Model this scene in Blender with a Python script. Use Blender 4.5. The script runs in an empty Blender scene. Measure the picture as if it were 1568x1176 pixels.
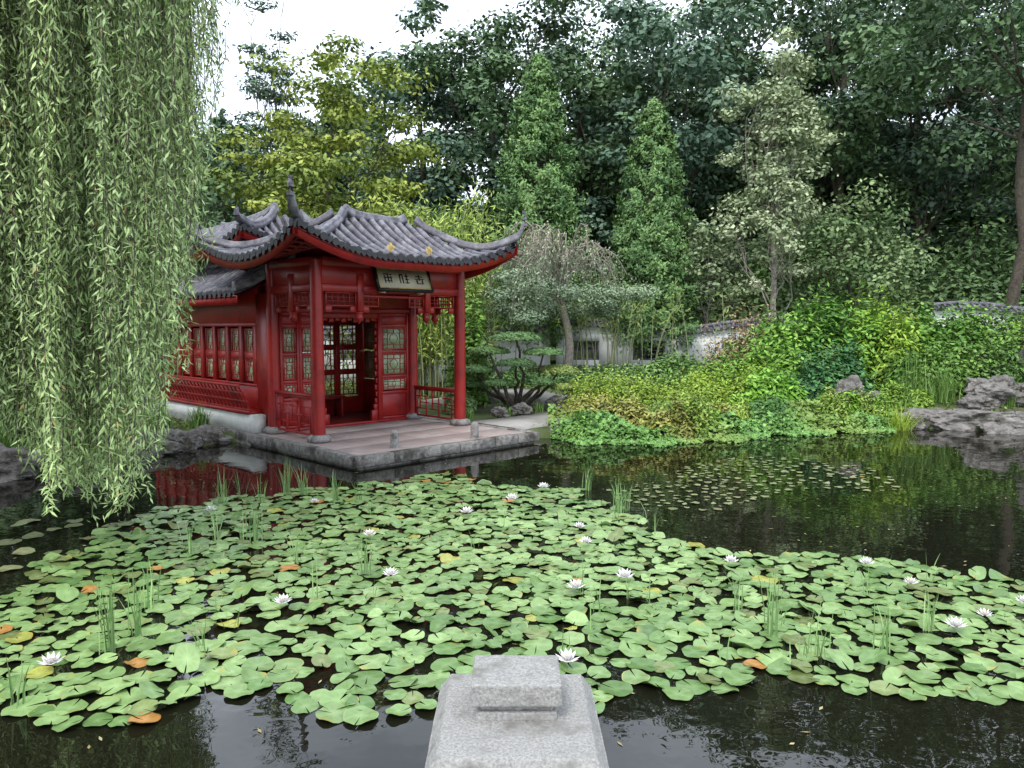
import bpy, math, numpy as np
from mathutils import noise as mnoise, Vector
R = np.random.default_rng(7)
sc = bpy.context.scene
col0 = sc.collection
GAIN=1.3
# ---------------------------------------------------------------- materials
def newmat(name):
    m = bpy.data.materials.new(name); m.use_nodes = True
    nt = m.node_tree; nt.nodes.clear()
    o = nt.nodes.new('ShaderNodeOutputMaterial')
    return m, nt, o
def N(nt, t, **kw):
    n = nt.nodes.new(t)
    for k, v in kw.items():
        if k in n.inputs: n.inputs[k].default_value = v
        else: setattr(n, k, v)
    return n
def leaf_mat(name, rough=0.5, spec=0.35):
    m, nt, o = newmat(name)
    a = N(nt, 'ShaderNodeAttribute'); a.attribute_name = 'Col'
    p = N(nt, 'ShaderNodeBsdfPrincipled', Roughness=rough)
    p.inputs['Specular IOR Level'].default_value = spec
    nt.links.new(a.outputs['Color'], p.inputs['Base Color']); nt.links.new(p.outputs[0], o.inputs[0])
    return m
def noise_mat(name, c1, c2, scale=5, rough=0.7, bump=0.2, detail=8, c3=None, s3=0.6, spec=0.4, bscale=None, dist=0.02, p3=(.5,.62)):
    m, nt, o = newmat(name); L = nt.links
    tc = N(nt, 'ShaderNodeTexCoord')
    n1 = N(nt, 'ShaderNodeTexNoise', Scale=scale, Detail=detail); n1.inputs['Roughness'].default_value = .65
    L.new(tc.outputs['Object'], n1.inputs['Vector'])
    r = N(nt, 'ShaderNodeValToRGB'); r.color_ramp.elements[0].position = .35; r.color_ramp.elements[1].position = .68
    r.color_ramp.elements[0].color = (*c1, 1); r.color_ramp.elements[1].color = (*c2, 1)
    L.new(n1.outputs[0], r.inputs[0])
    p = N(nt, 'ShaderNodeBsdfPrincipled', Roughness=rough); p.inputs['Specular IOR Level'].default_value = spec
    out = r.outputs[0]
    if c3 is not None:
        n2 = N(nt, 'ShaderNodeTexNoise', Scale=s3, Detail=8.0); n2.inputs['Roughness'].default_value=.65; L.new(tc.outputs['Object'], n2.inputs['Vector'])
        r2 = N(nt, 'ShaderNodeValToRGB'); r2.color_ramp.elements[0].position = p3[0]; r2.color_ramp.elements[1].position = p3[1]
        L.new(n2.outputs[0], r2.inputs[0])
        mx = N(nt, 'ShaderNodeMixRGB'); L.new(r2.outputs[0], mx.inputs[0]); L.new(out, mx.inputs[1]); mx.inputs[2].default_value = (*c3, 1)
        out = mx.outputs[0]
    L.new(out, p.inputs['Base Color'])
    if bump:
        n3 = N(nt, 'ShaderNodeTexNoise', Scale=bscale or scale*4, Detail=6.0); L.new(tc.outputs['Object'], n3.inputs['Vector'])
        b = N(nt, 'ShaderNodeBump', Strength=bump, Distance=dist); L.new(n3.outputs[0], b.inputs['Height']); L.new(b.outputs[0], p.inputs['Normal'])
    L.new(p.outputs[0], o.inputs[0])
    return m
M_leaf = leaf_mat('leaf_foliage', .5)
M_far = leaf_mat('distant_foliage', .55, .3)
M_needle = leaf_mat('needle_foliage', .6)
M_pad = leaf_mat('lily_pad_surface', .36, .5)
M_bark = noise_mat('bark', (.045,.035,.025), (.13,.11,.085), 14, .9, .8)
M_barkpale = noise_mat('pale_bark', (.17,.15,.12), (.38,.34,.29), 14, .9, .6)
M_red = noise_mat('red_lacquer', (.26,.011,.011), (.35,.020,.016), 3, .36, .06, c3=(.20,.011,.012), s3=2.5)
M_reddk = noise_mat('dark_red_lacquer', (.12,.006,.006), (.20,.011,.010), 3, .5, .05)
M_tile = noise_mat('roof_tile', (.070,.065,.080), (.19,.18,.21), 9, .45, .3, c3=(.26,.25,.28), s3=4.0)
M_tiledk = noise_mat('tile_end', (.022,.022,.025), (.05,.05,.055), 9, .5, .2)
M_stone = noise_mat('platform_stone', (.30,.24,.22), (.44,.365,.34), 3, .7, .25, c3=(.35,.26,.24), s3=1.2)
M_edge = noise_mat('rough_stone', (.13,.12,.108), (.36,.34,.315), 12, .9, 1.0, c3=(.07,.065,.055), s3=3.2)
M_granite = noise_mat('granite', (.17,.155,.15), (.38,.36,.35), 60, .85, .7, c3=(.12,.11,.10), s3=8, bscale=90, dist=.006)
M_post = noise_mat('weathered_granite', (.22,.21,.20), (.40,.39,.37), 160, .9, .7, detail=3, c3=(.15,.14,.12), s3=10, bscale=150, dist=.005, p3=(.52,.68))
M_rock = noise_mat('rock', (.12,.107,.098), (.31,.29,.27), 3.5, .9, 1.0, c3=(.075,.07,.055), s3=2.7, bscale=9, dist=.08)
M_white = noise_mat('white_plaster', (.66,.68,.66), (.80,.81,.79), 2, .85, .1, c3=(.50,.52,.48), s3=.8)
M_glass = noise_mat('window_pane', (.12,.20,.10), (.42,.50,.32), 3.5, .12, 0)
M_gold = noise_mat('gilding', (.45,.30,.06), (.7,.5,.14), 12, .4, .1)
M_cream = noise_mat('cream_board', (.52,.46,.34), (.62,.56,.44), 6, .5, .05)
M_black = noise_mat('black_paint', (.01,.01,.01), (.02,.02,.02), 6, .4, 0)
M_ground = noise_mat('ground_soil_and_grass', (.045,.07,.02), (.11,.14,.045), 1.3, .95, .6, c3=(.15,.13,.09), s3=.35, bscale=18)
M_path = noise_mat('path_paving', (.30,.28,.25), (.42,.40,.37), 4, .85, .3, c3=(.22,.21,.19), s3=1.0)

m, nt, o = newmat('pond_water'); L = nt.links
p = N(nt, 'ShaderNodeBsdfPrincipled', Roughness=.012, IOR=1.6); p.inputs['Base Color'].default_value = (.009,.009,.005,1)
tc = N(nt, 'ShaderNodeTexCoord')
n1 = N(nt, 'ShaderNodeTexNoise', Scale=2.2, Detail=3.0); L.new(tc.outputs['Object'], n1.inputs['Vector'])
b = N(nt, 'ShaderNodeBump', Strength=.08, Distance=.06); L.new(n1.outputs[0], b.inputs['Height']); L.new(b.outputs[0], p.inputs['Normal'])
L.new(p.outputs[0], o.inputs[0]); M_water = m

# ---------------------------------------------------------------- mesh builder
class MB:
    def __init__(s): s.V=[]; s.C=[]; s.F=[]; s.n=0
    def add(s, V, F, col=(.5,.5,.5), mat=0):
        V=np.asarray(V,float).reshape(-1,3); F=np.asarray(F,int)
        c=np.asarray(col,float)
        if c.ndim==1: c=np.tile(c,(len(V),1))
        s.V.append(V); s.C.append(c); s.F.append((F+s.n,mat)); s.n+=len(V)
    def box(s, lo, hi, mat=0, M=None):
        x0,y0,z0=lo; x1,y1,z1=hi
        V=np.array([[x0,y0,z0],[x1,y0,z0],[x1,y1,z0],[x0,y1,z0],[x0,y0,z1],[x1,y0,z1],[x1,y1,z1],[x0,y1,z1]],float)
        if M is not None:
            V=V@np.array(M[0]).T+np.array(M[1])
        s.add(V,[[0,3,2,1],[4,5,6,7],[0,1,5,4],[1,2,6,5],[2,3,7,6],[3,0,4,7]],mat=mat)
    def tube(s, P, rad, sides=7, col=(.1,.1,.1), mat=0, cap=False):
        P=np.asarray(P,float); n=len(P); rad=np.broadcast_to(rad,(n,))
        T=np.gradient(P,axis=0); T/=np.linalg.norm(T,axis=1)[:,None]+1e-9
        ref=np.where(np.abs(T[:,2:3])>.9,[[1.,0,0]],[[0,0,1.]])
        if np.abs(T[:,2]).mean()>.6: ref=np.tile([[1.,0,0]],(n,1))
        U=np.cross(T,ref); U/=np.linalg.norm(U,axis=1)[:,None]+1e-9; W=np.cross(T,U)
        a=np.linspace(0,2*np.pi,sides,endpoint=False)
        V=P[:,None,:]+rad[:,None,None]*(np.cos(a)[None,:,None]*U[:,None,:]+np.sin(a)[None,:,None]*W[:,None,:])
        i=np.arange(n-1)[:,None]*sides; j=np.arange(sides)[None,:]; k=(j+1)%sides
        F=np.stack([i+j,i+k,i+sides+k,i+sides+j],-1).reshape(-1,4)
        s.add(V.reshape(-1,3),F,col,mat)
        if cap:
            s.add(V[-1],[list(range(sides))],col,mat); s.add(V[0],[list(range(sides))[::-1]],col,mat)
    def make(s, name, mats, parent=None, smooth=False, bevel=0, loc=None):
        me=bpy.data.meshes.new(name)
        V=np.concatenate(s.V); C=np.concatenate(s.C)
        me.vertices.add(len(V)); me.vertices.foreach_set('co',V.astype(np.float32).ravel())
        loops=np.concatenate([f.ravel() for f,_ in s.F])
        tot=np.concatenate([np.full(len(f),f.shape[1]) for f,_ in s.F])
        mi=np.concatenate([np.full(len(f),m) for f,m in s.F])
        st=np.concatenate([[0],np.cumsum(tot)[:-1]])
        me.loops.add(len(loops)); me.loops.foreach_set('vertex_index',loops.astype(np.int32))
        me.polygons.add(len(tot)); me.polygons.foreach_set('loop_start',st.astype(np.int32)); me.polygons.foreach_set('loop_total',tot.astype(np.int32))
        me.polygons.foreach_set('material_index',mi.astype(np.int32))
        if smooth: me.polygons.foreach_set('use_smooth',np.ones(len(tot),bool))
        me.update(calc_edges=True)
        at=me.color_attributes.new('Col','FLOAT_COLOR','POINT')
        at.data.foreach_set('color',np.concatenate([C,np.ones((len(C),1))],1).astype(np.float32).ravel())
        for m_ in mats: me.materials.append(m_)
        ob=bpy.data.objects.new(name,me); col0.objects.link(ob)
        if parent: ob.parent=parent
        if bevel:
            bm=ob.modifiers.new('Bevel','BEVEL'); bm.width=bevel; bm.segments=1; bm.limit_method='ANGLE'
        return ob
def nrm(a): return a/(np.linalg.norm(a,axis=-1,keepdims=True)+1e-9)
def leaves(mb, C, Nn, Ln, Wd, cols, mat=1, T=None, r=R):
    n=len(C); Nn=nrm(Nn)
    T=r.normal(size=(n,3)) if T is None else T
    t=nrm(T-Nn*(T*Nn).sum(1,keepdims=True)); b=np.cross(Nn,t)
    Ln=np.broadcast_to(Ln,(n,))[:,None]*r.uniform(.7,1.25,(n,1)); Wd=np.broadcast_to(Wd,(n,))[:,None]*r.uniform(.8,1.2,(n,1))
    V=np.stack([C-t*Ln/2, C-t*Ln*.05+b*Wd/2, C+t*Ln/2, C-t*Ln*.05-b*Wd/2],1).reshape(-1,3)
    F=np.arange(4*n).reshape(n,4)
    mb.add(V,F,np.repeat(cols,4,axis=0),mat)
def colvar(n, c1, c2, base=None, jit=.16, r=R, g=None):
    k=r.uniform(0,1,(n,1)) if base is None else np.clip(base+r.normal(0,.18,(n,1)),0,1)
    c=np.array(c1)*(1-k)+np.array(c2)*k
    return np.clip(c*(GAIN if g is None else g)*(1+r.normal(0,jit,(n,1))),.004,.9)

# ---------------------------------------------------------------- terrain
POND=np.array([(-13,1.95),(14,1.95),(15,6),(14.5,10),(12.5,13.3),(10.3,14.6),(9.3,15.2),(8.4,15.6),(6.8,15.0),(5.3,14.7),(3.8,13.9),(2.4,13.5),(1.37,13.6),(.75,14.2),
 (-.4,14.0),(-2.5,12.9),(-4.6,13.6),(-5.3,13.6),(-5.6,12.5),(-6.2,11.8),(-6.8,10.9),(-7.3,9.8),(-9,8),(-11.5,4)],float)
def sdf(x,y,P=POND):
    x=np.asarray(x,float); y=np.asarray(y,float)
    d=np.full(x.shape,1e9); ins=np.zeros(x.shape,bool)
    for i in range(len(P)):
        a=P[i]; b=P[(i+1)%len(P)]; e=b-a
        t=np.clip(((x-a[0])*e[0]+(y-a[1])*e[1])/(e@e),0,1)
        d=np.minimum(d,np.hypot(x-a[0]-t*e[0],y-a[1]-t*e[1]))
        c=((a[1]>y)!=(b[1]>y))&(x<(b[0]-a[0])*(y-a[1])/(b[1]-a[1]+1e-12)+a[0]); ins^=c
    return np.where(ins,-d,d)
def sm(t): t=np.clip(t,0,1); return t*t*(3-2*t)
def gz(x,y):
    x=np.asarray(x,float); y=np.asarray(y,float); d=sdf(x,y)
    right=sm((x+2)/2.5)
    rise=right*.085*np.clip(y-16.3,0,9)+(1-right)*.06*np.clip(y-21,0,8)
    rise=rise+.17*np.clip(y-27,0,40)*sm((y-27)/3)
    rise=rise+.12*np.clip(x-6,0,9)*sm((y-14.6)/3.5)
    rise=rise+.04*np.sin(x*1.7+y)*sm((y-16)/4)
    out=np.minimum(.15,.02+d*1.2)+rise
    inn=-np.minimum(.9,-d*2+.02)
    return np.where(d>0,out,inn)
xs=np.concatenate([np.linspace(-400,-60,8),np.linspace(-55,-15,20),np.arange(-14,17,.22),np.linspace(18,60,20),np.linspace(70,400,8)])
ys=np.concatenate([np.linspace(-300,-20,8),np.linspace(-15,0,8),np.arange(1,28,.22),np.linspace(29,70,30),np.linspace(80,500,10)])
X,Y=np.meshgrid(xs,ys); Z=gz(X,Y)
Z=np.where(Y<1.9,.3,Z)
nx=len(xs); ny=len(ys); i=np.arange(ny-1)[:,None]*nx; j=np.arange(nx-1)[None,:]
mb=MB(); mb.add(np.stack([X,Y,Z],-1).reshape(-1,3),np.stack([i+j,i+j+1,i+nx+j+1,i+nx+j],-1).reshape(-1,4)); mb.make('ground',[M_ground],smooth=True)
mb=MB(); mb.add([[-14,1.5,0],[16,1.5,0],[16,17,0],[-14,17,0]],[[0,1,2,3]]); mb.make('pond_water',[M_water])
def G(x,y): return float(gz(np.array([x]),np.array([y]))[0])

mb=MB()
for k in range(-12,14): mb.box((k+.004,-6,-.6),(k+.996,1.98,.5))
mb.make('stone_quay',[M_edge],bevel=.015)
def post(x,y):
    mb=MB()
    def frus(z0,z1,w0,l0,w1,l1,cy=0):
        V=[]
        for z,w,l in((z0,w0,l0),(z1,w1,l1)):
            V+=[(-w/2,cy-l/2,z),(w/2,cy-l/2,z),(w/2,cy+l/2,z),(-w/2,cy+l/2,z)]
        mb.add(np.array(V)+[x,y,0],[[0,3,2,1],[4,5,6,7],[0,1,5,4],[1,2,6,5],[2,3,7,6],[3,0,4,7]])
    frus(.5,.62,.40,.46,.40,.46); frus(.62,1.06,.30,.34,.30,.34)
    frus(1.06,1.198,.380,.43,.380,.43); frus(1.2,1.238,.372,.42,.322,.372)
    frus(1.236,1.256,.180,.140,.175,.135,.03); frus(1.256,1.272,.160,.118,.160,.118,.03); frus(1.272,1.322,.200,.158,.198,.156,.03)
    ob=mb.make('stone_post',[M_post]); 
    bv=ob.modifiers.new('b','BEVEL'); bv.width=.004; bv.segments=2
    s=ob.modifiers.new('s','SUBSURF'); s.subdivision_type='SIMPLE'; s.levels=4; s.render_levels=4
    for sc_,st in((.03,.0035),(.011,.0022)):
        t=bpy.data.textures.new('stone_wear','CLOUDS'); t.noise_scale=sc_
        d=ob.modifiers.new('d','DISPLACE'); d.texture=t; d.strength=st; d.texture_coords='LOCAL'
post(.01,1.64)

# ---------------------------------------------------------------- pavilion
pav=bpy.data.objects.new('chinese_pavilion',None); col0.objects.link(pav)
pav.location=(-3.2,12.45,-.06); pav.rotation_euler=(0,0,math.radians(45))
W=3.1; DP=1.5
PF=-1.80; PRt=3.44
mb=MB()
aa_=np.linspace(-.28,PRt-.17,5); bb_=np.linspace(PF+.17,2.3,6)
for ia in range(4):
    for ib in range(5):
        mb.box((aa_[ia]+.004,bb_[ib]+.004,.10),(aa_[ia+1]-.004,bb_[ib+1]-.004,.25+R.uniform(-.002,.002)))
mb.box((-.26,PF+.2,.0),(PRt-.2,2.3,.235))
mb.make('platform_paving',[M_stone],pav,bevel=.006)
mb=MB()
t=-.42
while t<PRt-.02:
    w=R.uniform(.55,1.0); mb.box((t,PF+R.uniform(-.015,.015),.10),(min(t+w,PRt)-.008,PF+.165,.262+R.uniform(-.006,.006))); t+=w
t=PF+.17
while t<2.5:
    w=R.uniform(.55,1.0); mb.box((-.42+R.uniform(-.015,.01),t,.10),(-.285,min(t+w,2.6)-.008,.262+R.uniform(-.006,.006)))
    mb.box((PRt-.165,t,.10),(PRt+R.uniform(-.015,.02),min(t+w,2.6)-.008,.262+R.uniform(-.006,.006))); t+=w
mb.box((-.36,PF+.07,-.6),(PRt-.07,2.55,.098))
mb.make('platform_edge',[M_edge],pav,bevel=.014)
mb=MB()
for a,b in((.54,-1.36),(2.12,-1.50)):
    P=[(a,b,.25),(a,b,.30),(a,b,.45),(a,b,.51),(a,b,.53)]
    mb.tube(P,np.array([.078,.070,.068,.063,.03]),14,mat=0,cap=True)
mb.make('bollards',[M_granite],pav,smooth=False)
mb=MB(); mbs=MB()
for a,b in((0,0),(W,0),(0,DP),(W,DP)):
    mb.tube([(a,b,.3),(a,b,1.5),(a,b,3.25)],[.112,.110,.100],20)
    zz=np.array([.25,.27,.31,.35,.375]); rr=np.array([.16,.195,.205,.18,.13])
    mbs.tube([(a,b,z) for z in zz],rr,20,cap=True)
mb.make('columns',[M_red],pav,smooth=True); mbs.make('column_bases',[M_granite],pav,smooth=True)

class Plane:
    def __init__(s,mb,o,d): s.mb=mb; s.o=o; s.d=d
    def bar(s,s0,s1,z0,z1,th=.04,w=0,mat=0):
        th=th+R.uniform(-.003,.003)
        if s.d=='a': s.mb.box((s.o[0]+s0,s.o[1]+w-th/2,z0),(s.o[0]+s1,s.o[1]+w+th/2,z1),mat)
        else: s.mb.box((s.o[0]+w-th/2,s.o[1]+s0,z0),(s.o[0]+w+th/2,s.o[1]+s1,z1),mat)
    def frame(s,s0,s1,z0,z1,t=.035,th=.05):
        s.bar(s0,s0+t,z0,z1,th); s.bar(s1-t,s1,z0,z1,th); s.bar(s0+t,s1-t,z0,z0+t,th-.006); s.bar(s0+t,s1-t,z1-t,z1,th-.006)
    def grid(s,s0,s1,z0,z1,nx,nz,t=.016,th=.028):
        for i in range(1,nx):
            x=s0+(s1-s0)*i/nx; s.bar(x-t/2,x+t/2,z0,z1,th)
        for i in range(1,nz):
            z=z0+(z1-z0)*i/nz; s.bar(s0,s1,z-t/2,z+t/2,th-.007)
    def square(s,s0,s1,z0,z1,pane=True,w=.0):
        s.frame(s0,s1,z0,z1,.03,.05)
        cs=(s0+s1)/2; cz=(z0+z1)/2; hx=(s1-s0)/2-.03; hz=(z1-z0)/2-.03
        s.frame(cs-hx*.62,cs+hx*.62,cz-hz*.62,cz+hz*.62,.014,.03)
        for q in(-.62,0,.62):
            s.bar(cs+q*hx-.007,cs+q*hx+.007,cz+hz*.62,cz+hz,.028); s.bar(cs+q*hx-.007,cs+q*hx+.007,cz-hz,cz-hz*.62,.028)
            s.bar(cs+hx*.62,cs+hx,cz+q*hz-.007,cz+q*hz+.007,.024); s.bar(cs-hx,cs-hx*.62,cz+q*hz-.007,cz+q*hz+.007,.024)
        ang=np.linspace(0,2*np.pi,15); rr=min(hx,hz)*.5
        if s.d=='a': P=np.stack([s.o[0]+cs+rr*np.cos(ang),np.full(15,s.o[1]),cz+rr*np.sin(ang)],1)
        else: P=np.stack([np.full(15,s.o[0]),s.o[1]+cs+rr*np.cos(ang),cz+rr*np.sin(ang)],1)
        s.mb.tube(P,.010,5)
        if pane: s.bar(s0+.028,s1-.028,z0+.028,z1-.028,.006,0,1)
    def fret(s,s0,s1,z0,z1,n,th=.03):
        s.frame(s0,s1,z0,z1,.035,.055)
        w=(s1-s0-.07)/n
        for k in range(n):
            a=s0+.035+k*w; h=z1-z0-.07; z=z0+.035; t=.022
            s.bar(a+w*.22,a+w*.22+t,z,z+h*.72,th); s.bar(a+w*.72,a+w*.72+t,z+h*.28,z+h,th-.004)
            for q,l,r_ in((.25,.22,1),(.5,0,.75),(.75,.22,1)):
                s.bar(a+w*l,a+w*r_,z+h*q-t/2,z+h*q+t/2,th-.009)
mb=MB()
def frieze(o,d,L_,posts):
    P=Plane(mb,o,d)
    P.bar(.08,L_-.08,2.86,3.2,.06); P.bar(.08,L_-.08,2.74,2.86,.12); P.bar(.08,L_-.08,3.16,3.3,.16)
    ends=[.1]+posts+[L_-.1]
    for q in posts:
        P.bar(q-.06,q+.06,2.42,3.05,.14,0)
        c=(o[0]+q,o[1]) if d=='a' else (o[0],o[1]+q)
        zz=np.array([2.42,2.40,2.36,2.31,2.27,2.24,2.20]); rr=np.array([.05,.075,.055,.075,.06,.03,.005])
        mb.tube([(c[0],c[1],z) for z in zz],rr,12)
    for e0,e1 in zip(ends[:-1],ends[1:]):
        a0=e0+.06; a1=e1-.06; 
        if a1-a0>1.05:
            segs=[(a0,a0+.34,0),(a1-.34,a1,1)]
            P.bar(a0,a1,2.66,2.70,.05)
        else: segs=[(a0,a1,2)]
        for s0,s1,k in segs:
            P.frame(s0,s1,2.50,2.735,.02,.045); n=max(2,int((s1-s0)/.11)); P.grid(s0+.02,s1-.02,2.52,2.715,n,3,.012,.03)
            if k==0: P.bar(s0,s0+.14,2.40,2.50,.04)
            if k==1: P.bar(s1-.14,s1,2.40,2.50,.04)
            if k==2: P.bar(s0,s0+.12,2.40,2.5,.04); P.bar(s1-.12,s1,2.40,2.5,.04)
frieze((0,0),'a',W,[.82,2.28]); frieze((0,0),'b',DP,[.75]); frieze((W,0),'b',DP,[.75])
mb.make('carved_friezes',[M_red],pav,bevel=.004)
mb=MB()
Plane(mb,(0,0),'b').fret(.12,DP-.12,.33,.98,3); Plane(mb,(0,0),'b').bar(.1,DP-.1,.98,1.03,.09)
Plane(mb,(W,0),'b').fret(.12,DP-.12,.33,.90,3); Plane(mb,(W,0),'b').bar(.1,DP-.1,.90,.95,.09)
mb.make('fret_balustrades',[M_red],pav,bevel=.003)
mb=MB(); P=Plane(mb,(0,DP),'a')
def leafdoor(P,s0,s1,mb):
    P.frame(s0,s1,.30,2.42,.05,.07)
    P.bar(s0+.05,s1-.05,.36,.80,.035); P.bar(s0+.05,s1-.05,.80,.86,.065)
    P.square(s0+.06,s1-.06,.88,1.12); P.bar(s0+.05,s1-.05,1.12,1.18,.06)
    P.square(s0+.06,s1-.06,1.19,1.62); P.bar(s0+.05,s1-.05,1.62,1.68,.06)
    P.square(s0+.06,s1-.06,1.69,2.14); P.bar(s0+.05,s1-.05,2.14,2.20,.06)
    P.bar(s0+.05,s1-.05,2.20,2.37,.035)
leafdoor(P,.12,.50,mb); leafdoor(P,.505,.88,mb); leafdoor(P,2.28,2.98,mb)
P.bar(.1,3.0,2.425,2.50,.12); P.bar(.1,3.0,2.505,3.25,.05); P.bar(.1,3.0,.25,.298,.12)
P.bar(.885,.95,.3,2.42,.14); P.bar(2.21,2.275,.3,2.42,.14); P.bar(.952,2.208,2.32,2.42,.13)
for k in range(14):
    z=.5+k*.135; q=.035+.02*(k%2)
    P.bar(.952,.952+q,z,z+.10,.06); P.bar(2.208-q,2.208,z,z+.10,.06)
for k in range(9):
    s=1.0+k*.135; P.bar(s,s+.10,2.32-.05-.03*(k%2),2.318,.06)
P.bar(.952,1.10,.3,.5,.09); P.bar(2.06,2.208,.3,.5,.09); P.bar(.952,1.04,.5,.62,.08); P.bar(2.12,2.208,.5,.62,.08)
mb.make('door_screen',[M_red,M_glass],pav,bevel=.003)
mb=MB(); b1=3.3
mb.box((.02,1.62,.1),(3.08,b1+.2,.268),2)
mb.box((.0,1.62,2.9),(3.1,b1+.1,2.96),2)
Pb=Plane(mb,(0,b1),'a')
ws=[(1.35,1.83),(1.91,2.39),(2.47,2.95)]
Pb.bar(.0,1.30,.25,2.9,.10); Pb.bar(1.30,3.1,.25,.62,.09); Pb.bar(1.30,3.1,2.25,2.9,.09); Pb.bar(2.97,3.1,.62,2.25,.10)
for s0,s1 in ws:
    Pb.bar(s0-.08,s0-.002,.62,2.25,.085)
    for z0 in(.66,1.2,1.74): Pb.square(s0,s1,z0,z0+.48,False); Pb.bar(s0,s1,z0+.48,z0+.54,.08)
Pr=Plane(mb,(W,0),'b')
Pr.bar(1.6,b1+.05,.25,1.0,.08); Pr.bar(1.6,b1+.05,2.3,3.0,.08)
for k in range(3):
    s0=1.62+k*.55; Pr.square(s0,s0+.5,1.02,1.62); Pr.square(s0,s0+.5,1.66,2.28)
Pl=Plane(mb,(0,0),'b')
Pl.bar(1.58,2.02,.25,2.75,.10)
Pl.bar(2.02,7.2,.25,.62,.12,0,3)
Pl.bar(2.02,7.2,.62,1.06,.08); Pl.bar(2.02,7.2,2.22,3.0,.08); Pl.bar(2.02,7.2,2.16,2.22,.12); Pl.bar(2.02,7.2,1.06,1.10,.12)
s0=2.04
while s0<7.0:
    Pl.bar(s0,s0+.12,1.1,2.16,.11); 
    Pl.square(s0+.13,s0+.5,1.14,1.55); Pl.square(s0+.13,s0+.5,1.68,2.12); Pl.bar(s0+.13,s0+.5,1.55,1.68,.07)
    s0+=.58
Pl.bar(7.1,7.2,.25,3,.1)
mb.box((1.55,b1+.12,.1),(1.65,7.2,3.0),0)
mb.box((.0,7.14,.1),(1.6,7.24,3.0),0)
mb.box((.42,3.0,3.0),(2.0,6.9,3.62),0)
mb.make('hall_walls',[M_red,M_glass,M_reddk,M_white],pav,bevel=.004)
mb=MB()
def leanrail(b0,b1_,dz=.14):
    n=int((b1_-b0)/.16)
    for k in range(n+1):
        b=b0+(b1_-b0)*k/n
        mb.tube([(-.28,b,.50+dz),(-.33,b,.64+dz),(-.40,b,.78+dz),(-.50,b,.96+dz)],.014,5)
    for z,a in((.52,-.28),(.68,-.345),(.84,-.435),(.97,-.505)):
        mb.tube([(a,b0-.03,z+dz),(a,b1_+.03,z+dz)],.022 if z<.95 else .032,6,cap=True)
    for k in range(n):
        b=b0+(b1_-b0)*(k+.5)/n; mb.tube([(-.345,b-.08,.68+dz),(-.435,b+.08,.84+dz)],.009,4)
        mb.tube([(-.285,b-.08,.52+dz),(-.345,b+.08,.68+dz)],.009,4)
    mb.box((-.34,b0,.44+dz),(-.02,b1_,.50+dz))
leanrail(1.85,6.9)
mb.make('leaning_bench_rail',[M_red],pav)
mb=MB(); mb.box((-.42,1.62,-.3),(-.062,7.2,.262)); mb.make('hall_plinth',[M_edge],pav,bevel=.02)
mb=MB(); mb.box((-.30,1.70,.255),(-.064,7.2,.575)); mb.make('white_plinth_wall',[M_white],pav)
mb=MB(); mb.box((1.0,2.6,.66),(2.2,2.95,.71)); 
for a in(1.05,2.1): mb.box((a,2.62,.27),(a+.06,2.93,.66))
mb.make('bench',[M_reddk],pav,bevel=.005)

mb=MB()
Mr=([[1,0,0],[0,math.cos(.38),math.sin(.38)],[0,-math.sin(.38),math.cos(.38)]],[1.62,-.20,2.99])
def pb(lo,hi,mat): mb.box(lo,hi,mat,Mr)
pb((-.56,-.015,-.215),(.56,.03,.215),0); 
pb((-.60,-.035,.197),(.60,.035,.235),2); pb((-.60,-.035,-.235),(.60,.035,-.197),2); pb((-.60,-.03,-.195),(-.56,.035,.195),2); pb((.56,-.03,-.195),(.60,.035,.195),2)
pb((-.555,-.024,.175),(.555,-.01,.193),1); pb((-.555,-.024,-.193),(.555,-.01,-.175),1); pb((-.558,-.022,-.173),(-.54,-.01,.173),1); pb((.54,-.022,-.173),(.558,-.01,.173),1)
rr=np.random.default_rng(3)
strokes=[[(-.09,.07,.09,.09),(-.01,-.1,.01,.1),(-.08,.0,.08,.015),(-.08,-.1,-.06,.05),(.05,-.09,.07,.04),(-.05,-.06,.05,-.045)],
 [(-.1,-.1,-.08,.1),(-.1,.08,-.02,.095),(-.04,-.1,-.02,.08),(.02,.05,.1,.065),(.05,-.1,.07,.1),(.02,-.02,.1,-.005),(.01,-.09,.11,-.075)],
 [(-.1,.0,.1,.015),(-.01,-.02,.01,.1),(-.07,-.1,-.05,-.01),(.05,-.1,.07,-.01),(-.07,-.1,.07,-.085),(-.08,.05,.08,.065)]]
for ci,cx in enumerate((-.34,0,.34)):
    for q in strokes[ci]: pb((cx+q[0],-.022-rr.uniform(0,.004),q[1]*.9),(cx+q[2],-.014,q[3]*.9),2)
mb.box((1.18,-.2,2.74),(1.24,-.06,2.80),0); mb.box((2.0,-.2,2.74),(2.06,-.06,2.80),0)
mb.make('name_plaque',[M_cream,M_gold,M_black],pav)

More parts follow.
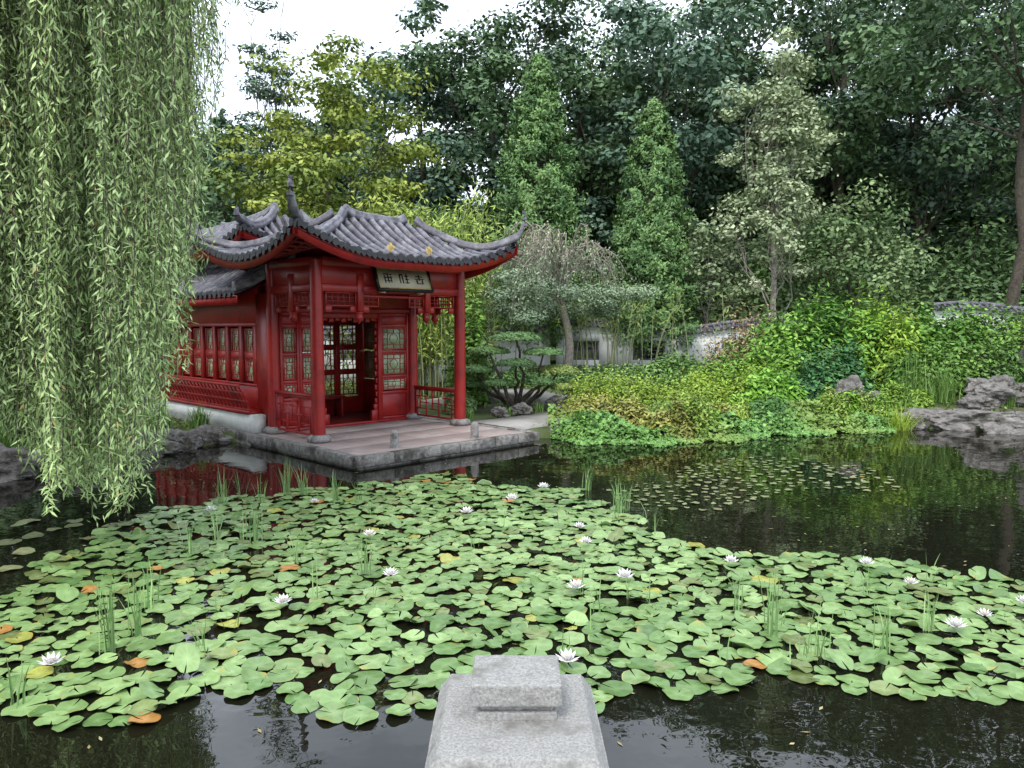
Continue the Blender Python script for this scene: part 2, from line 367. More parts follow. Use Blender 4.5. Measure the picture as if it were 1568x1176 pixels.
def sweep(mb,P,w,h,mat=0):
    P=np.asarray(P,float); n=len(P); w=np.broadcast_to(w,(n,)); h=np.broadcast_to(h,(n,))
    T=np.gradient(P,axis=0)
    T2=T.copy(); T2[:,2]=0; S=nrm(np.cross(T2,[0,0,1.])); T=nrm(T); Up=nrm(np.cross(S,T)); Up=Up*.6+np.array([0,0,.4])
    prof=[(-.5,0),(-.5,.5),(-.36,.56),(-.36,.82),(-.2,1),(.2,1),(.36,.82),(.36,.56),(.5,.5),(.5,0)]
    V=np.stack([P+S*(w*a)[:,None]+Up*(h*b)[:,None] for a,b in prof],1); k=len(prof)
    i=np.arange(n-1)[:,None]*k; j=np.arange(k)[None,:]; q=(j+1)%k
    mb.add(V.reshape(-1,3),np.stack([i+j,i+q,i+k+q,i+k+j],-1).reshape(-1,4),mat=mat)
    mb.add(V[0],[list(range(k))],mat=mat); mb.add(V[-1],[list(range(k))[::-1]],mat=mat)
def roof(name,a0,a1,bb0,bb1,ar0,ar1,br0,br1,zE,Hh,lift,pitch=.205,rt=.052,curl=.5):
    def ratio(a,b):
        f=(b-bb0)/(br0-bb0); k=(bb1-b)/(bb1-br1); l=(a-a0)/(ar0-a0); r_=(a1-a)/(a1-ar1)
        return f,k,l,r_
    def z(a,b):
        f,k,l,r_=ratio(a,b); x=np.clip(np.minimum(np.minimum(f,k),np.minimum(l,r_)),0,1)
        da=np.clip(np.minimum(a-a0,a1-a),0,9); db=np.clip(np.minimum(b-bb0,bb1-b),0,9)
        return zE+Hh*(.55*x+.45*x*x)+lift*np.clip(1-(da+db)/1.75,0,1)**2.0
    def warp(V):
        V=np.array(V,float); a,b=V[:,0].copy(),V[:,1].copy()
        da=np.clip(np.minimum(a-a0,a1-a),0,9); db=np.clip(np.minimum(b-bb0,bb1-b),0,9)
        k=.04*np.clip(1-(da+db)/1.4,0,1)**2
        V[:,0]+=np.where(a<(a0+a1)/2,-k,k); V[:,1]+=np.where(b<(bb0+bb1)/2,-k,k); return V
    A_=np.linspace(a0,a1,61); B_=np.linspace(bb0,bb1,51); AA,BB=np.meshgrid(A_,B_); ZZ=z(AA,BB)
    n_=61; i=np.arange(50)[:,None]*n_; j=np.arange(60)[None,:]
    F=np.stack([i+j,i+j+1,i+n_+j+1,i+n_+j],-1).reshape(-1,4)
    top=MB(); top.add(warp(np.stack([AA,BB,ZZ],-1).reshape(-1,3)),F,mat=1)
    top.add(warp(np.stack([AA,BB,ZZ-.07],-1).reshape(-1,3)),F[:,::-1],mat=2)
    def row(P,outd):
        P=warp(P); n=len(P)
        T=nrm(np.gradient(P,axis=0)); S=nrm(np.cross(T,[0,0,1.])); U=np.cross(S,T)
        rad=rt*(1+.12*((np.arange(n)%2)==0))*(1+R.normal(0,.02))
        an=np.linspace(-.25,np.pi+.25,8)
        V=P[:,None]+rad[:,None,None]*(np.cos(an)[None,:,None]*S[:,None]+np.sin(an)[None,:,None]*U[:,None])
        k=8; i=np.arange(n-1)[:,None]*k; j=np.arange(k-1)[None,:]
        top.add(V.reshape(-1,3),np.stack([i+j,i+j+1,i+k+j+1,i+k+j],-1).reshape(-1,4),mat=0)
        c=P[0]+np.array([*outd,0])*.012; s2=np.array([-outd[1],outd[0],0.]); an=np.linspace(0,2*np.pi,12,endpoint=False)
        f=c+rt*1.2*(np.cos(an)[:,None]*s2+np.sin(an)[:,None]*np.array([0,0,1.])); bk=f-np.array([*outd,0])*.05
        Vd=np.concatenate([f,bk]); top.add(Vd,[[q,(q+1)%12,12+(q+1)%12,12+q] for q in range(12)],mat=3); top.add(Vd,[list(range(12))],mat=3)
        c=P[0]+s2*pitch*.5+np.array([*outd,0])*.006
        d=[(-.062,.01),(.062,.01),(.05,-.05),(0,-.095),(-.05,-.05)]
        Vd=np.array([c+s2*x+np.array([0,0,y]) for x,y in d]); top.add(np.concatenate([Vd,Vd-np.array([*outd,0])*.02]),[[0,1,2,3,4],[9,8,7,6,5]],mat=3)
    def rows(side):
        if side in('f','k'):
            for a in np.arange(a0+pitch*.35,a1,pitch):
                _,_,l,r_=ratio(a,0); lim=min(1,l,r_)
                if lim<.04: continue
                dist=abs((br0-bb0) if side=='f' else (bb1-br1))*lim; n=max(3,int(dist/.09)); t=np.linspace(0,1,n)
                b=bb0+t*lim*(br0-bb0) if side=='f' else bb1-t*lim*(bb1-br1)
                row(np.stack([np.full(n,a),b,z(np.full(n,a),b)+.01],1),(0,-1) if side=='f' else (0,1))
        else:
            for b in np.arange(bb0+pitch*.35,bb1,pitch):
                f,k,_,_=ratio(0,b); lim=min(1,f,k)
                if lim<.04: continue
                dist=abs((ar0-a0) if side=='l' else (a1-ar1))*lim; n=max(3,int(dist/.09)); t=np.linspace(0,1,n)
                a=a0+t*lim*(ar0-a0) if side=='l' else a1-t*lim*(a1-ar1)
                row(np.stack([a,np.full(n,b),z(a,np.full(n,b))+.01],1),(-1,0) if side=='l' else (1,0))
    for s in 'fklr': rows(s)
    def fascia(Pa,Pb_,inn):
        t=np.linspace(0,1,40); P=np.outer(1-t,Pa)+np.outer(t,Pb_)
        zz=z(P[:,0],P[:,1]); V0=warp(np.stack([P[:,0],P[:,1],zz],1)); V0[:,:2]+=inn
        o=np.array([*inn,0.]); o=o/np.linalg.norm(o)*.03
        Vt=V0-[0,0,.045]; Vb=V0-[0,0,.19]; V=np.concatenate([Vt,Vb,Vb+o,Vt+o]); n=40
        F=[]
        for q in range(3): F+= [[q*n+i,q*n+i+1,(q+1)*n+i+1,(q+1)*n+i] for i in range(n-1)]
        top.add(V,F,mat=4)
    e=.03
    fascia((a0,bb0),(a1,bb0),np.array([0,e])); fascia((a0,bb0),(a0,bb1),np.array([e,0])); fascia((a1,bb0),(a1,bb1),np.array([-e,0])); fascia((a0,bb1),(a1,bb1),np.array([0,-e]))
    for a in np.arange(a0+.15,a1-.1,.17):
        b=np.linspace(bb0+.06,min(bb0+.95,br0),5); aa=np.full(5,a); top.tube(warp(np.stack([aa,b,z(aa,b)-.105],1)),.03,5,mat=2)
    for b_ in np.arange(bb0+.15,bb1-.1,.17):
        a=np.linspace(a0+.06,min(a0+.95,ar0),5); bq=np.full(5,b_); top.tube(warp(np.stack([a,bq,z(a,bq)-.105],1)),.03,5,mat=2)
    top.make(name+'_tiles',[M_tile,M_tiledk,M_reddk,M_tiledk,M_red],pav)
    rg=MB()
    for (ca,cb),(ra,rb) in(((a0,bb0),(ar0,br0)),((a1,bb0),(ar1,br0)),((a0,bb1),(ar0,br1)),((a1,bb1),(ar1,br1))):
        t=np.linspace(0,1,26); a=ra+(ca-ra)*t; b=rb+(cb-rb)*t; zz=z(a,b)+.02
        zz[:3]+=np.array([.06,.03,.01]); zz[18:]+=np.linspace(0,.06,8)
        P=warp(np.stack([a,b,zz],1)); dv=nrm(np.array([ca-ra,cb-rb])); 
        ext=np.array([[.05,.07],[.09,.16],[.11,.27],[.11,.39],[.10,.50]])*[1,curl/.5]
        E=[P[-1]+np.array([dv[0]*x,dv[1]*x,y]) for x,y in ext]
        P=np.concatenate([P,E])
        w=np.concatenate([np.full(26,.14),[.13,.12,.10,.08,.045]]); h=np.concatenate([np.full(24,.15),[.15,.14],[.12,.10,.08,.06,.04]])
        sweep(rg,P,w,h)
        for q in range(3):
            c=P[-3+q]; rg.tube([c-[0,0,.025],c+[0,0,.025]],.06-.012*q,8,cap=True)
    zr=float(z(np.array(ar0),np.array(br0)))
    t=np.linspace(0,1,15); a=ar0+(ar1-ar0)*t; b=br0+(br1-br0)*t
    P=np.stack([a,b,np.full(15,zr+.0)+.10*np.abs(2*t-1)**5],1); sweep(rg,P,.16,.17)
    rg.make(name+'_ridges',[M_tile],pav,smooth=False)
roof('porch_roof',-.8,3.83,-.8,2.75,.95,2.5,.62,.62+.3,3.30,.76,.42,curl=.52)
roof('hall_upper_roof',-.15,2.6,2.3,7.4,.95,1.45,3.1,6.6,3.70,.66,.28,curl=.22)
pr=MB()
b_a,b_b=1.62,7.5
t=np.linspace(0,1,9); pa=-.62+1.08*t; pz=2.74+.66*(.6*t+.4*t*t)
V=np.concatenate([np.stack([pa,np.full(9,b_a),pz],1),np.stack([pa,np.full(9,b_b),pz],1)]); pr.add(V,[[i,i+1,10+i,9+i] for i in range(8)],mat=1)
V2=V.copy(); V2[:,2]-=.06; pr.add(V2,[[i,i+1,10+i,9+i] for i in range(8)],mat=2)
for b in np.arange(b_a+.1,b_b,.2):
    t=np.linspace(0,1,14); P=np.stack([-.62+1.08*t,np.full(14,b),2.755+.66*(.6*t+.4*t*t)],1)
    pr.tube(P,.055*(1+.1*(np.arange(14)%2)),10,mat=0,cap=True)
    c=np.array([-.63,b+.1,2.75]); d=[(-.06,.01),(.06,.01),(.05,-.05),(0,-.09),(-.05,-.05)]
    pr.add([c+[0,x,y] for x,y in d],[[0,1,2,3,4]],mat=3)
pr.box((-.60,b_a,2.54),(-.57,b_b,2.70),4)
sweep(pr,[(.46,b_a-.02,3.38),(.46,3,3.38),(.46,b_b,3.38)],.16,.2,0)
sweep(pr,[(.46,b_a+.02,3.42),(.1,b_a+.02,3.10),(-.3,b_a+.02,2.88),(-.62,b_a+.02,2.78)],.14,.16,0)
pr.make('pent_roof',[M_tile,M_tiledk,M_reddk,M_tiledk,M_red],pav)
mb=MB()
for a in(.95,1.75):
    P0=np.array([a,-.76,3.38])
    for q,(dx,dz) in enumerate(((0,.13),(-.05,.09),(.05,.09),(-.03,.05),(.04,.05))):
        leaves(mb,np.array([P0+[dx,0,dz]]),np.array([[.1*q,-1,.2]]),.09,.06,np.array([[.6,.42,.05]]),0)
    mb.tube([P0-[0,0,.03],P0+[0,0,.1]],.012,5)
mb.make('gilded_ornaments',[M_gold],pav)
mb=MB()
pts=[(-.4,14.6),(.6,15.6),(1.6,16.6),(1.2,18.0),(-.4,19.2),(-2.0,20.0)]
tt=np.linspace(0,len(pts)-1,40); px=np.interp(tt,range(len(pts)),[p[0] for p in pts]); py=np.interp(tt,range(len(pts)),[p[1] for p in pts])
T=nrm(np.stack([np.gradient(px),np.gradient(py)],1)); S=np.stack([-T[:,1],T[:,0]],1)
Lf=np.stack([px,py],1)+S*.65; Rt=np.stack([px,py],1)-S*.65
zl=np.maximum(gz(Lf[:,0],Lf[:,1]),gz(Rt[:,0],Rt[:,1]))+.05; zl=np.maximum(zl,.2)
V=np.concatenate([np.c_[Lf,zl],np.c_[Rt,zl],np.c_[Lf,zl-.25],np.c_[Rt,zl-.25]]); n=40
mb.add(V,[[i,i+1,n+i+1,n+i] for i in range(n-1)]+[[i,2*n+i,2*n+i+1,i+1] for i in range(n-1)]+[[n+i,n+i+1,3*n+i+1,3*n+i] for i in range(n-1)])
mb.make('garden_path',[M_path])

# ---------------------------------------------------------------- vegetation generators
def limbpath(p0,p1,r,bend=.15,n=7,up=.0):
    t=np.linspace(0,1,n)[:,None]; P=p0*(1-t)+p1*t; L_=np.linalg.norm(p1-p0)
    P=P+np.sin(t*np.pi)*r.normal(0,bend*L_*.5,3)+np.sin(t*np.pi)*np.array([0,0,up*L_])
    P[1:-1]+=r.normal(0,.02*L_*(.3 if bend<.05 else 1),(n-2,3)); return P
def tree(name,x,y,H,cr,cz,nc,lp,ls,c1,c2,seed,tr=.25,bark=None,flat=.6,clr=(.2,.36),asp=.62,lean=(0,0),top_taper=0,wob=.3,limbs=22,mat=None,inner=.42,lowlimb=.2):
    r=np.random.default_rng(seed); z0=G(x,y); mb=MB()
    lean=np.array([lean[0],lean[1],0]); base=np.array([x,y,z0-.1]); crc=np.array([x,y,z0+(H+cz)/2])+lean
    rz=(H-cz)/2
    d=nrm(r.normal(size=(nc,3))); rad=r.uniform(.12,1,(nc,1))**inner
    ph=r.uniform(0,6,6)
    env=1+wob*(np.sin(3*np.arctan2(d[:,1],d[:,0])+ph[0])*.5+np.sin(5*d[:,2]+ph[1]+2*d[:,0])*.5+np.sin(7*d[:,0]+ph[2])*.35)
    C=d*rad*env[:,None]*[cr,cr,rz]
    if top_taper: C[:,:2]*=(1-top_taper*np.clip((C[:,2:3]/rz+1)/2,0,1))
    C=C+crc
    cs=r.uniform(clr[0],clr[1],nc)*cr
    trunk_top=crc+[0,0,rz*.45]
    tp=limbpath(base,trunk_top,r,.03,10); trr=np.linspace(tr,tr*.25,10); trr[0]*=1.35
    mb.tube(tp,trr,10,mat=0)
    for k in r.permutation(nc)[:limbs]:
        s=np.clip((C[k,2]-z0)/(trunk_top[2]-z0)*.75-r.uniform(0,.2),lowlimb,.95)
        p0=tp[int(s*9)]; P=limbpath(p0,C[k],r,.18,7,-.05 if C[k,2]>p0[2] else .08)
        r0=tr*.36*(1-s*.6); mb.tube(P,np.linspace(r0,r0*.15,7),6,mat=0)
        for q in range(3):
            p1=C[k]+r.normal(0,cs[k]*.6,3); mb.tube(limbpath(P[4],p1,r,.2,4),np.linspace(r0*.3,r0*.06,4),4,mat=0)
    n=nc*lp; idx=np.repeat(np.arange(nc),lp)
    dd=nrm(r.normal(size=(n,3))); rr_=r.uniform(.25,1,(n,1))**.5*(1+.25*r.normal(size=(n,1)))
    off=dd*rr_*cs[idx][:,None]*[1,1,flat]
    P=C[idx]+off; Nn=dd*.7+[0,0,.75]+r.normal(0,.5,(n,3))
    cb=r.uniform(0,1,(nc,1)); cols=colvar(n,c1,c2,cb[idx],.18,r)
    leaves(mb,P,Nn,ls,ls*asp,cols,1,r=r)
    return mb.make(name,[bark or M_bark,mat or M_leaf])
def conifer(name,x,y,H,Rb,c1,c2,seed,nb=520,lp=46,ls=.16,up=.35,z_low=.4,power=.75,asp=.42):
    r=np.random.default_rng(seed); z0=G(x,y); mb=MB()
    mb.tube([(x,y,z0-.1),(x,y,z0+H*.5),(x,y,z0+H*.97)],[.16,.1,.02],8,mat=0)
    h=r.uniform(0,1,nb)**1.1; an=r.uniform(0,2*np.pi,nb)
    Lb=Rb*((1-h)**power)*r.uniform(.66,1.12,nb)+.10
    tt=r.uniform(.3,1,(nb,lp))**.55
    zb=z0+z_low+h*(H-z_low-.1)
    px=x+np.cos(an)[:,None]*Lb[:,None]*tt; py=y+np.sin(an)[:,None]*Lb[:,None]*tt
    pz=zb[:,None]+up*Lb[:,None]*tt**2-.1*Lb[:,None]
    sp=.15*(1.15-tt)*Lb[:,None]+.03
    P=np.stack([px,py,pz],-1)+r.normal(size=(nb,lp,3))*sp[...,None]*[1,1,.9]
    for k in range(0,nb,6):
        mb.tube([(x,y,zb[k]-.1*Lb[k]),(x+np.cos(an[k])*Lb[k]*.8,y+np.sin(an[k])*Lb[k]*.8,zb[k]+up*Lb[k]*.55)],[.03,.008],4,mat=0)
    out=np.stack([np.cos(an),np.sin(an),np.full(nb,.7)],-1)[:,None,:]+r.normal(0,.55,(nb,lp,3))
    T=np.stack([np.cos(an),np.sin(an),np.full(nb,.9)],-1)[:,None,:]+r.normal(0,.4,(nb,lp,3))
    cb=r.uniform(0,1,(nb,1)); cols=colvar(nb*lp,c1,c2,np.repeat(cb,lp,0),.2,r)
    leaves(mb,P.reshape(-1,3),out.reshape(-1,3),ls,ls*asp,cols,1,T=T.reshape(-1,3),r=r)
    return mb.make(name,[M_bark,M_needle])
def shrub(name,x,y,rx,ry,h,n,ls,c1,c2,seed,asp=.5,lump=7,mat=None,z=None,upr=.5,zmin=.05):
    r=np.random.default_rng(seed); z0=G(x,y) if z is None else z; mb=MB()
    L_=r.uniform(-.65,.65,(lump,2)); lr=r.uniform(.3,.6,lump); lh=r.uniform(.5,1.0,lump); lh[0]=1; L_[0]*=.3
    k=r.integers(0,lump,n); d=nrm(r.normal(size=(n,3))); d[:,2]=np.abs(d[:,2])*1.1-.1
    rad=r.uniform(.45,1,(n,1))**.5*(1+.14*r.normal(size=(n,1)))
    O=d*rad
    px=x+(L_[k,0]+O[:,0]*lr[k])*rx; py=y+(L_[k,1]+O[:,1]*lr[k])*ry
    base=gz(px,py) if z is None else np.full(n,z0)
    base=np.maximum(base,0)
    pz=base+zmin+h*lh[k]*np.clip(O[:,2]*.75+.22*r.uniform(0,1,n),0,1.2)
    Nn=d+[0,0,upr]+r.normal(0,.5,(n,3))
    cb=r.uniform(0,1,(lump,1)); cols=colvar(n,c1,c2,cb[k],.17,r)
    leaves(mb,np.stack([px,py,pz],1),Nn,ls,ls*asp,cols,1,r=r)
    for q in range(lump*3):
        kk=q%lump; p0=np.array([x+L_[kk,0]*rx*.5,y+L_[kk,1]*ry*.5,z0-.05]); p1=np.array([x+L_[kk,0]*rx,y+L_[kk,1]*ry,z0+h*lh[kk]*.7])+r.normal(0,.12,3)*[rx,ry,h]
        mb.tube(limbpath(p0,p1,r,.1,4),[.018,.014,.01,.005],4,mat=0)
    return mb.make(name,[M_bark,mat or M_leaf])
def blades(mb,x,y,z,n,h,spread,w,c1,c2,r,droop=.3):
    an=r.uniform(0,2*np.pi,n); hh=h*r.uniform(.6,1.1,n); ln=r.uniform(.05,1,n)*spread
    b0=np.stack([x+r.normal(0,spread*.18,n),y+r.normal(0,spread*.18,n),np.full(n,z)],1)
    d=np.stack([np.cos(an),np.sin(an),np.zeros(n)],1); s=np.stack([-np.sin(an),np.cos(an),np.zeros(n)],1)
    ts=[0,.35,.7,1]; ww=[1,.9,.6,.05]
    rowsV=[]
    for t_,w_ in zip(ts,ww):
        c=b0+d*(ln*t_**1.8)[:,None]+np.array([0,0,1])*(hh*(t_-droop*t_**3*(ln/spread)))[:,None]
        rowsV+= [c-s*w*w_/2, c+s*w*w_/2]
    V=np.stack(rowsV,1).reshape(-1,3); base=np.arange(n)[:,None]*8
    F=np.concatenate([base+np.array([[0,1,3,2]])+2*q for q in range(3)])
    mb.add(V,F,np.repeat(colvar(n,c1,c2,None,.15,r),8,axis=0),0)
def rock(name,x,y,z,sx,sy,sz,seed,flat=False,mat=None):
    import bmesh
    bm=bmesh.new(); bmesh.ops.create_icosphere(bm,subdivisions=5,radius=1); rr=np.random.default_rng(seed); off=Vector(rr.uniform(-20,20,3))
    for v in bm.verts:
        p=v.co.copy(); 
        dd=mnoise.noise(p*1.1+off)*.45+mnoise.noise(p*2.7+off)*.22+mnoise.noise(p*6+off)*.11+mnoise.noise(p*14+off)*.06
        ce=mnoise.voronoi(p*1.6+off)[0]; dd+=(ce[1]-ce[0])*.25
        q=p*(1+dd-.1)
        if flat: q.z=max(min(q.z,.55+.10*mnoise.noise(p*5+off)),-1)
        v.co=Vector((q.x*sx,q.y*sy,q.z*sz))
    me=bpy.data.meshes.new(name); bm.to_mesh(me); bm.free(); me.materials.append(mat or M_rock)
    ob=bpy.data.objects.new(name,me); ob.location=(x,y,z); ob.rotation_euler=(0,0,rr.uniform(-.4,.4)); col0.objects.link(ob)

DK1,DK2=(.048,.085,.040),(.12,.195,.085)
MD1,MD2=(.06,.115,.036),(.15,.235,.08)
BR1,BR2=(.07,.17,.02),(.17,.31,.045)
GR1,GR2=(.10,.14,.07),(.20,.25,.12)

F=[(-22,36,13,4.2),(-17.5,38,12,4.2),(-13.6,36,11.5,3.6),(-9.6,39,12.0,4.0),(-4.5,37,16.6,4.6),(-.8,36,17.8,4.6),(3.2,38,17.5,5),(6.9,35,17.5,4.6),(10.8,37,19,5.0),
   (15,35,19.5,5.2),(19,36,20,5.2),(23.5,35,21,5.4),(28,34,20,5.5),(17,42,21,6),(8,43,20,5.5)]
for k,(x,y,H,cr) in enumerate(F):
    blue=k%3==1
    tree('forest_oak_tree',x,y,H-G(x,y),cr,2.0,92,165,.28,(.052,.095,.062) if blue else DK1,(.13,.20,.135) if blue else DK2,100+k,.30,flat=.42,clr=(.17,.33),wob=.34,mat=M_far,limbs=14)
for k,(x,y,rx,h) in enumerate([(-17,29,4,5),(-12,30,4,5.5),(-7,31,4,4),(-2.5,31,3.5,5),(2,31,3.6,4.5),(6,30,3.2,5),(10,29.5,3.3,5),(13.5,29,3,4.5),(17,28.5,3.5,5),(20.5,27,3.5,5.5),(24,26,4,5),(15,26.5,2.4,2.6),(11.5,26.5,2.2,2.4),(19.5,23,2.4,3)]):
    a,b=(DK1,MD2) if k%2 else (MD1,(.18,.27,.10))
    shrub('understory_shrub',x,y,rx,2.2,h,6500,.24,a,b,200+k,.55,lump=18,zmin=0,mat=M_far)
mb=MB(); r=np.random.default_rng(299); n=36000
xx=r.uniform(-30,38,n); yy=r.uniform(41,50,n); g_=gz(xx,yy); hh=8+2.5*np.sin(xx*.5)+1.5*np.sin(xx*1.3+1)
zz=g_+hh*r.uniform(0,1,n)
leaves(mb,np.stack([xx,yy,zz],1),r.normal(0,.6,(n,3))+[0,-.5,.7],.95,.65,colvar(n,(.035,.065,.035),(.09,.14,.07),.5+.5*np.sin(xx*1.1)[:,None]*np.sin(zz*1.3)[:,None],.2,r),0,r=r)
mb.make('distant_woodland',[M_far])
tree('yellow_maple_tree',-5.8,25,10.4,3.2,2.4,130,170,.18,(.11,.16,.028),(.25,.29,.05),1,.2,flat=.28,clr=(.2,.34),asp=.6,wob=.2)
tree('dark_pine_tree',-8.35,27,12.8,1.5,4.6,40,120,.2,(.045,.085,.05),(.10,.16,.09),2,.12,flat=.22,clr=(.3,.5),asp=.35,wob=.5,limbs=34,mat=M_far,top_taper=.5)
conifer('spruce_tree',-10.5,28,9.4,2.6,(.04,.085,.045),(.10,.165,.08),3,nb=380,up=-.1)
conifer('cypress_tree',.85,25.0,9.9,2.15,(.065,.135,.045),(.15,.25,.075),4,nb=900,lp=54,power=.68,ls=.14)
conifer('cypress_tree',4.5,24.6,8.4,1.85,(.065,.135,.045),(.145,.24,.075),5,nb=800,lp=54,power=.68,ls=.14)
tree('silver_birch_tree',8.1,23.5,10.0,1.75,1.6,100,140,.14,(.18,.23,.12),(.34,.39,.23),6,.11,M_barkpale,flat=.45,clr=(.2,.38),wob=.5,limbs=36,top_taper=.45)
tree('poplar_tree',6.3,24.5,5.0,1.3,1.2,36,110,.15,GR1,GR2,61,.08,M_barkpale,flat=.6,clr=(.3,.45))
tree('alder_tree',10.8,24.5,4.8,1.9,1.0,50,120,.16,MD1,(.20,.27,.12),62,.08,flat=.6,clr=(.3,.45))
tree('tall_oak_tree',15.6,24.0,15.5,5.6,7.5,125,150,.22,DK1,DK2,71,.19,flat=.35,clr=(.16,.27),wob=.3,limbs=12,lowlimb=.55)
tree('hazel_tree',-2.2,27.0,5.5,2.2,1.0,50,110,.18,MD1,MD2,8,.1,mat=M_far)
tree('garden_tree',-13.5,18.5,9,3.2,1.2,80,110,.23,DK1,MD2,9,.2,mat=M_far)
tree('garden_tree',-11.5,22.5,8,3.0,1.2,70,110,.23,DK1,DK2,10,.2,mat=M_far)
for k,(x,y,rx,h) in enumerate([(-9.2,12.4,1.5,1.2),(-11,14.8,2,2.4),(-8.9,15.2,1.3,1.3),(-10.6,10.2,1.6,1.3)]):
    shrub('bank_shrub',x,y,rx,1.1,h,4000,.14,DK1,MD2,230+k)

def bamboo(name,x,y,n,H,sp,c1,c2,seed,dens=170,low=.22):
    r=np.random.default_rng(seed); mb=MB(); Ps=[]; 
    for k in range(n):
        bx,by=x+r.normal(0,sp),y+r.normal(0,sp*.6); z0=G(bx,by); h=H*r.uniform(.7,1.05); d=r.normal(0,.14,2)
        t=np.linspace(0,1,9); P=np.stack([bx+d[0]*h*t**2,by+d[1]*h*t**2,z0+h*t],1)
        mb.tube(P,np.linspace(.018,.005,9),5,col=(.30,.32,.16),mat=0)
        tt=r.uniform(low,1,dens); Q=np.stack([np.interp(tt,t,P[:,i]) for i in range(3)],1)+r.normal(0,.17,(dens,3)); Ps.append(Q)
    Ps=np.concatenate(Ps); m_=len(Ps)
    T=r.normal(0,.6,(m_,3))+[0,0,-.6]
    leaves(mb,Ps,r.normal(size=(m_,3))+[0,0,.8],.2,.04,colvar(m_,c1,c2,None,.15,r),0,T=T,r=r)
    mb.make(name,[M_leaf])
bamboo('bamboo_clump',-2.3,21.5,75,5.3,.75,(.16,.24,.04),(.34,.42,.09),11)
bamboo('bamboo_clump',-3.6,20.5,22,3.8,.5,(.10,.17,.03),(.2,.28,.05),12)
bamboo('bamboo_clump',3.0,23.2,46,2.6,1.5,(.12,.18,.04),(.22,.29,.08),13,dens=30,low=.6)
shrub('leafy_shrub',-1.1,18.2,.8,.7,3.0,5200,.14,(.06,.14,.02),(.14,.25,.04),14,lump=9)

def weeping(name,x,y,seed):
    r=np.random.default_rng(seed); mb=MB(); z0=G(x,y)
    t=np.linspace(0,1,10); P=np.stack([x+.18*np.sin(t*5),y+.1*np.sin(t*4),z0-.1+3.3*t],1)
    mb.tube(P,np.linspace(.14,.08,10),9,mat=0)
    P2=limbpath(np.array([x+.35,y,z0-.1]),P[4],r,.1,6); mb.tube(P2,np.linspace(.07,.05,6),7,mat=0)
    Ls=[]
    for k in range(38):
        an=r.uniform(0,6.283); ra=r.uniform(.8,2.7); top=z0+r.uniform(3.7,4.9)-ra*.2
        p0=P[r.integers(6,10)]; d=np.array([np.cos(an),np.sin(an),0]); end=z0+r.uniform(1.6,2.9)
        tt=np.linspace(0,1,12)
        B=p0*(1-tt[:,None])+tt[:,None]*(p0+d*ra); B[:,2]=p0[2]+(top-p0[2])*np.sin(tt*1.9)*1.05-(np.clip(tt-.55,0,1)/.45)**2*(top-end)*.5
        B[1:]+=r.normal(0,.04,(11,3)); mb.tube(B,np.linspace(.04,.009,12),5,mat=0)
        for q in range(12):
            s=B[r.integers(3,12)]; ln=r.uniform(.4,1.3); u=np.linspace(0,1,6)[:,None]
            dd=nrm(d*r.uniform(0,1)+r.normal(0,.5,3)*[1,1,.2])
            S=s+dd*u*ln*.45*np.array([1,1,.3])-np.array([0,0,1])*u**2*ln*.9+np.array([0,0,1])*u*.12
            mb.tube(S,np.linspace(.009,.004,6),3,mat=0)
            m_=18 if s[2]<z0+3.2 else 7
            uu=r.uniform(.1,1,m_); Q=np.stack([np.interp(uu,u[:,0],S[:,i]) for i in range(3)],1)+r.normal(0,.05,(m_,3)); Ls.append(Q)
    Ls=np.concatenate(Ls); n=len(Ls)
    hi=np.clip((Ls[:,2:3]-z0-3.2)/.8,0,1)
    cl=colvar(n,(.15,.205,.12),(.26,.33,.20),None,.15,r)*(1-hi)+colvar(n,(.28,.27,.17),(.40,.38,.25),None,.15,r)*hi
    leaves(mb,Ls,r.normal(size=(n,3))+[0,0,.6],.085,.04,cl,1,T=r.normal(0,.5,(n,3))+[0,0,-1],r=r)
    m_=15000; k=r.integers(0,24,m_); ca=r.uniform(0,6.283,24); cr_=r.uniform(.4,1,24)*2.3; ch=z0+r.uniform(1.8,2.9,24)
    off=nrm(r.normal(size=(m_,3)))*r.uniform(.4,1,(m_,1))*[.62,.62,.24]
    Q=np.stack([x+cr_[k]*np.cos(ca[k]),y+cr_[k]*np.sin(ca[k]),ch[k]],1)+off; n=len(Q)
    leaves(mb,Q,off*1.5+r.normal(0,.4,(n,3))+[0,0,.9],.09,.045,colvar(n,(.13,.185,.11),(.24,.31,.19),r.uniform(0,1,24)[k][:,None],.15,r),1,r=r)
    mb.make(name,[M_barkpale,M_leaf])
weeping('weeping_pear_tree',1.45,21.3,15)
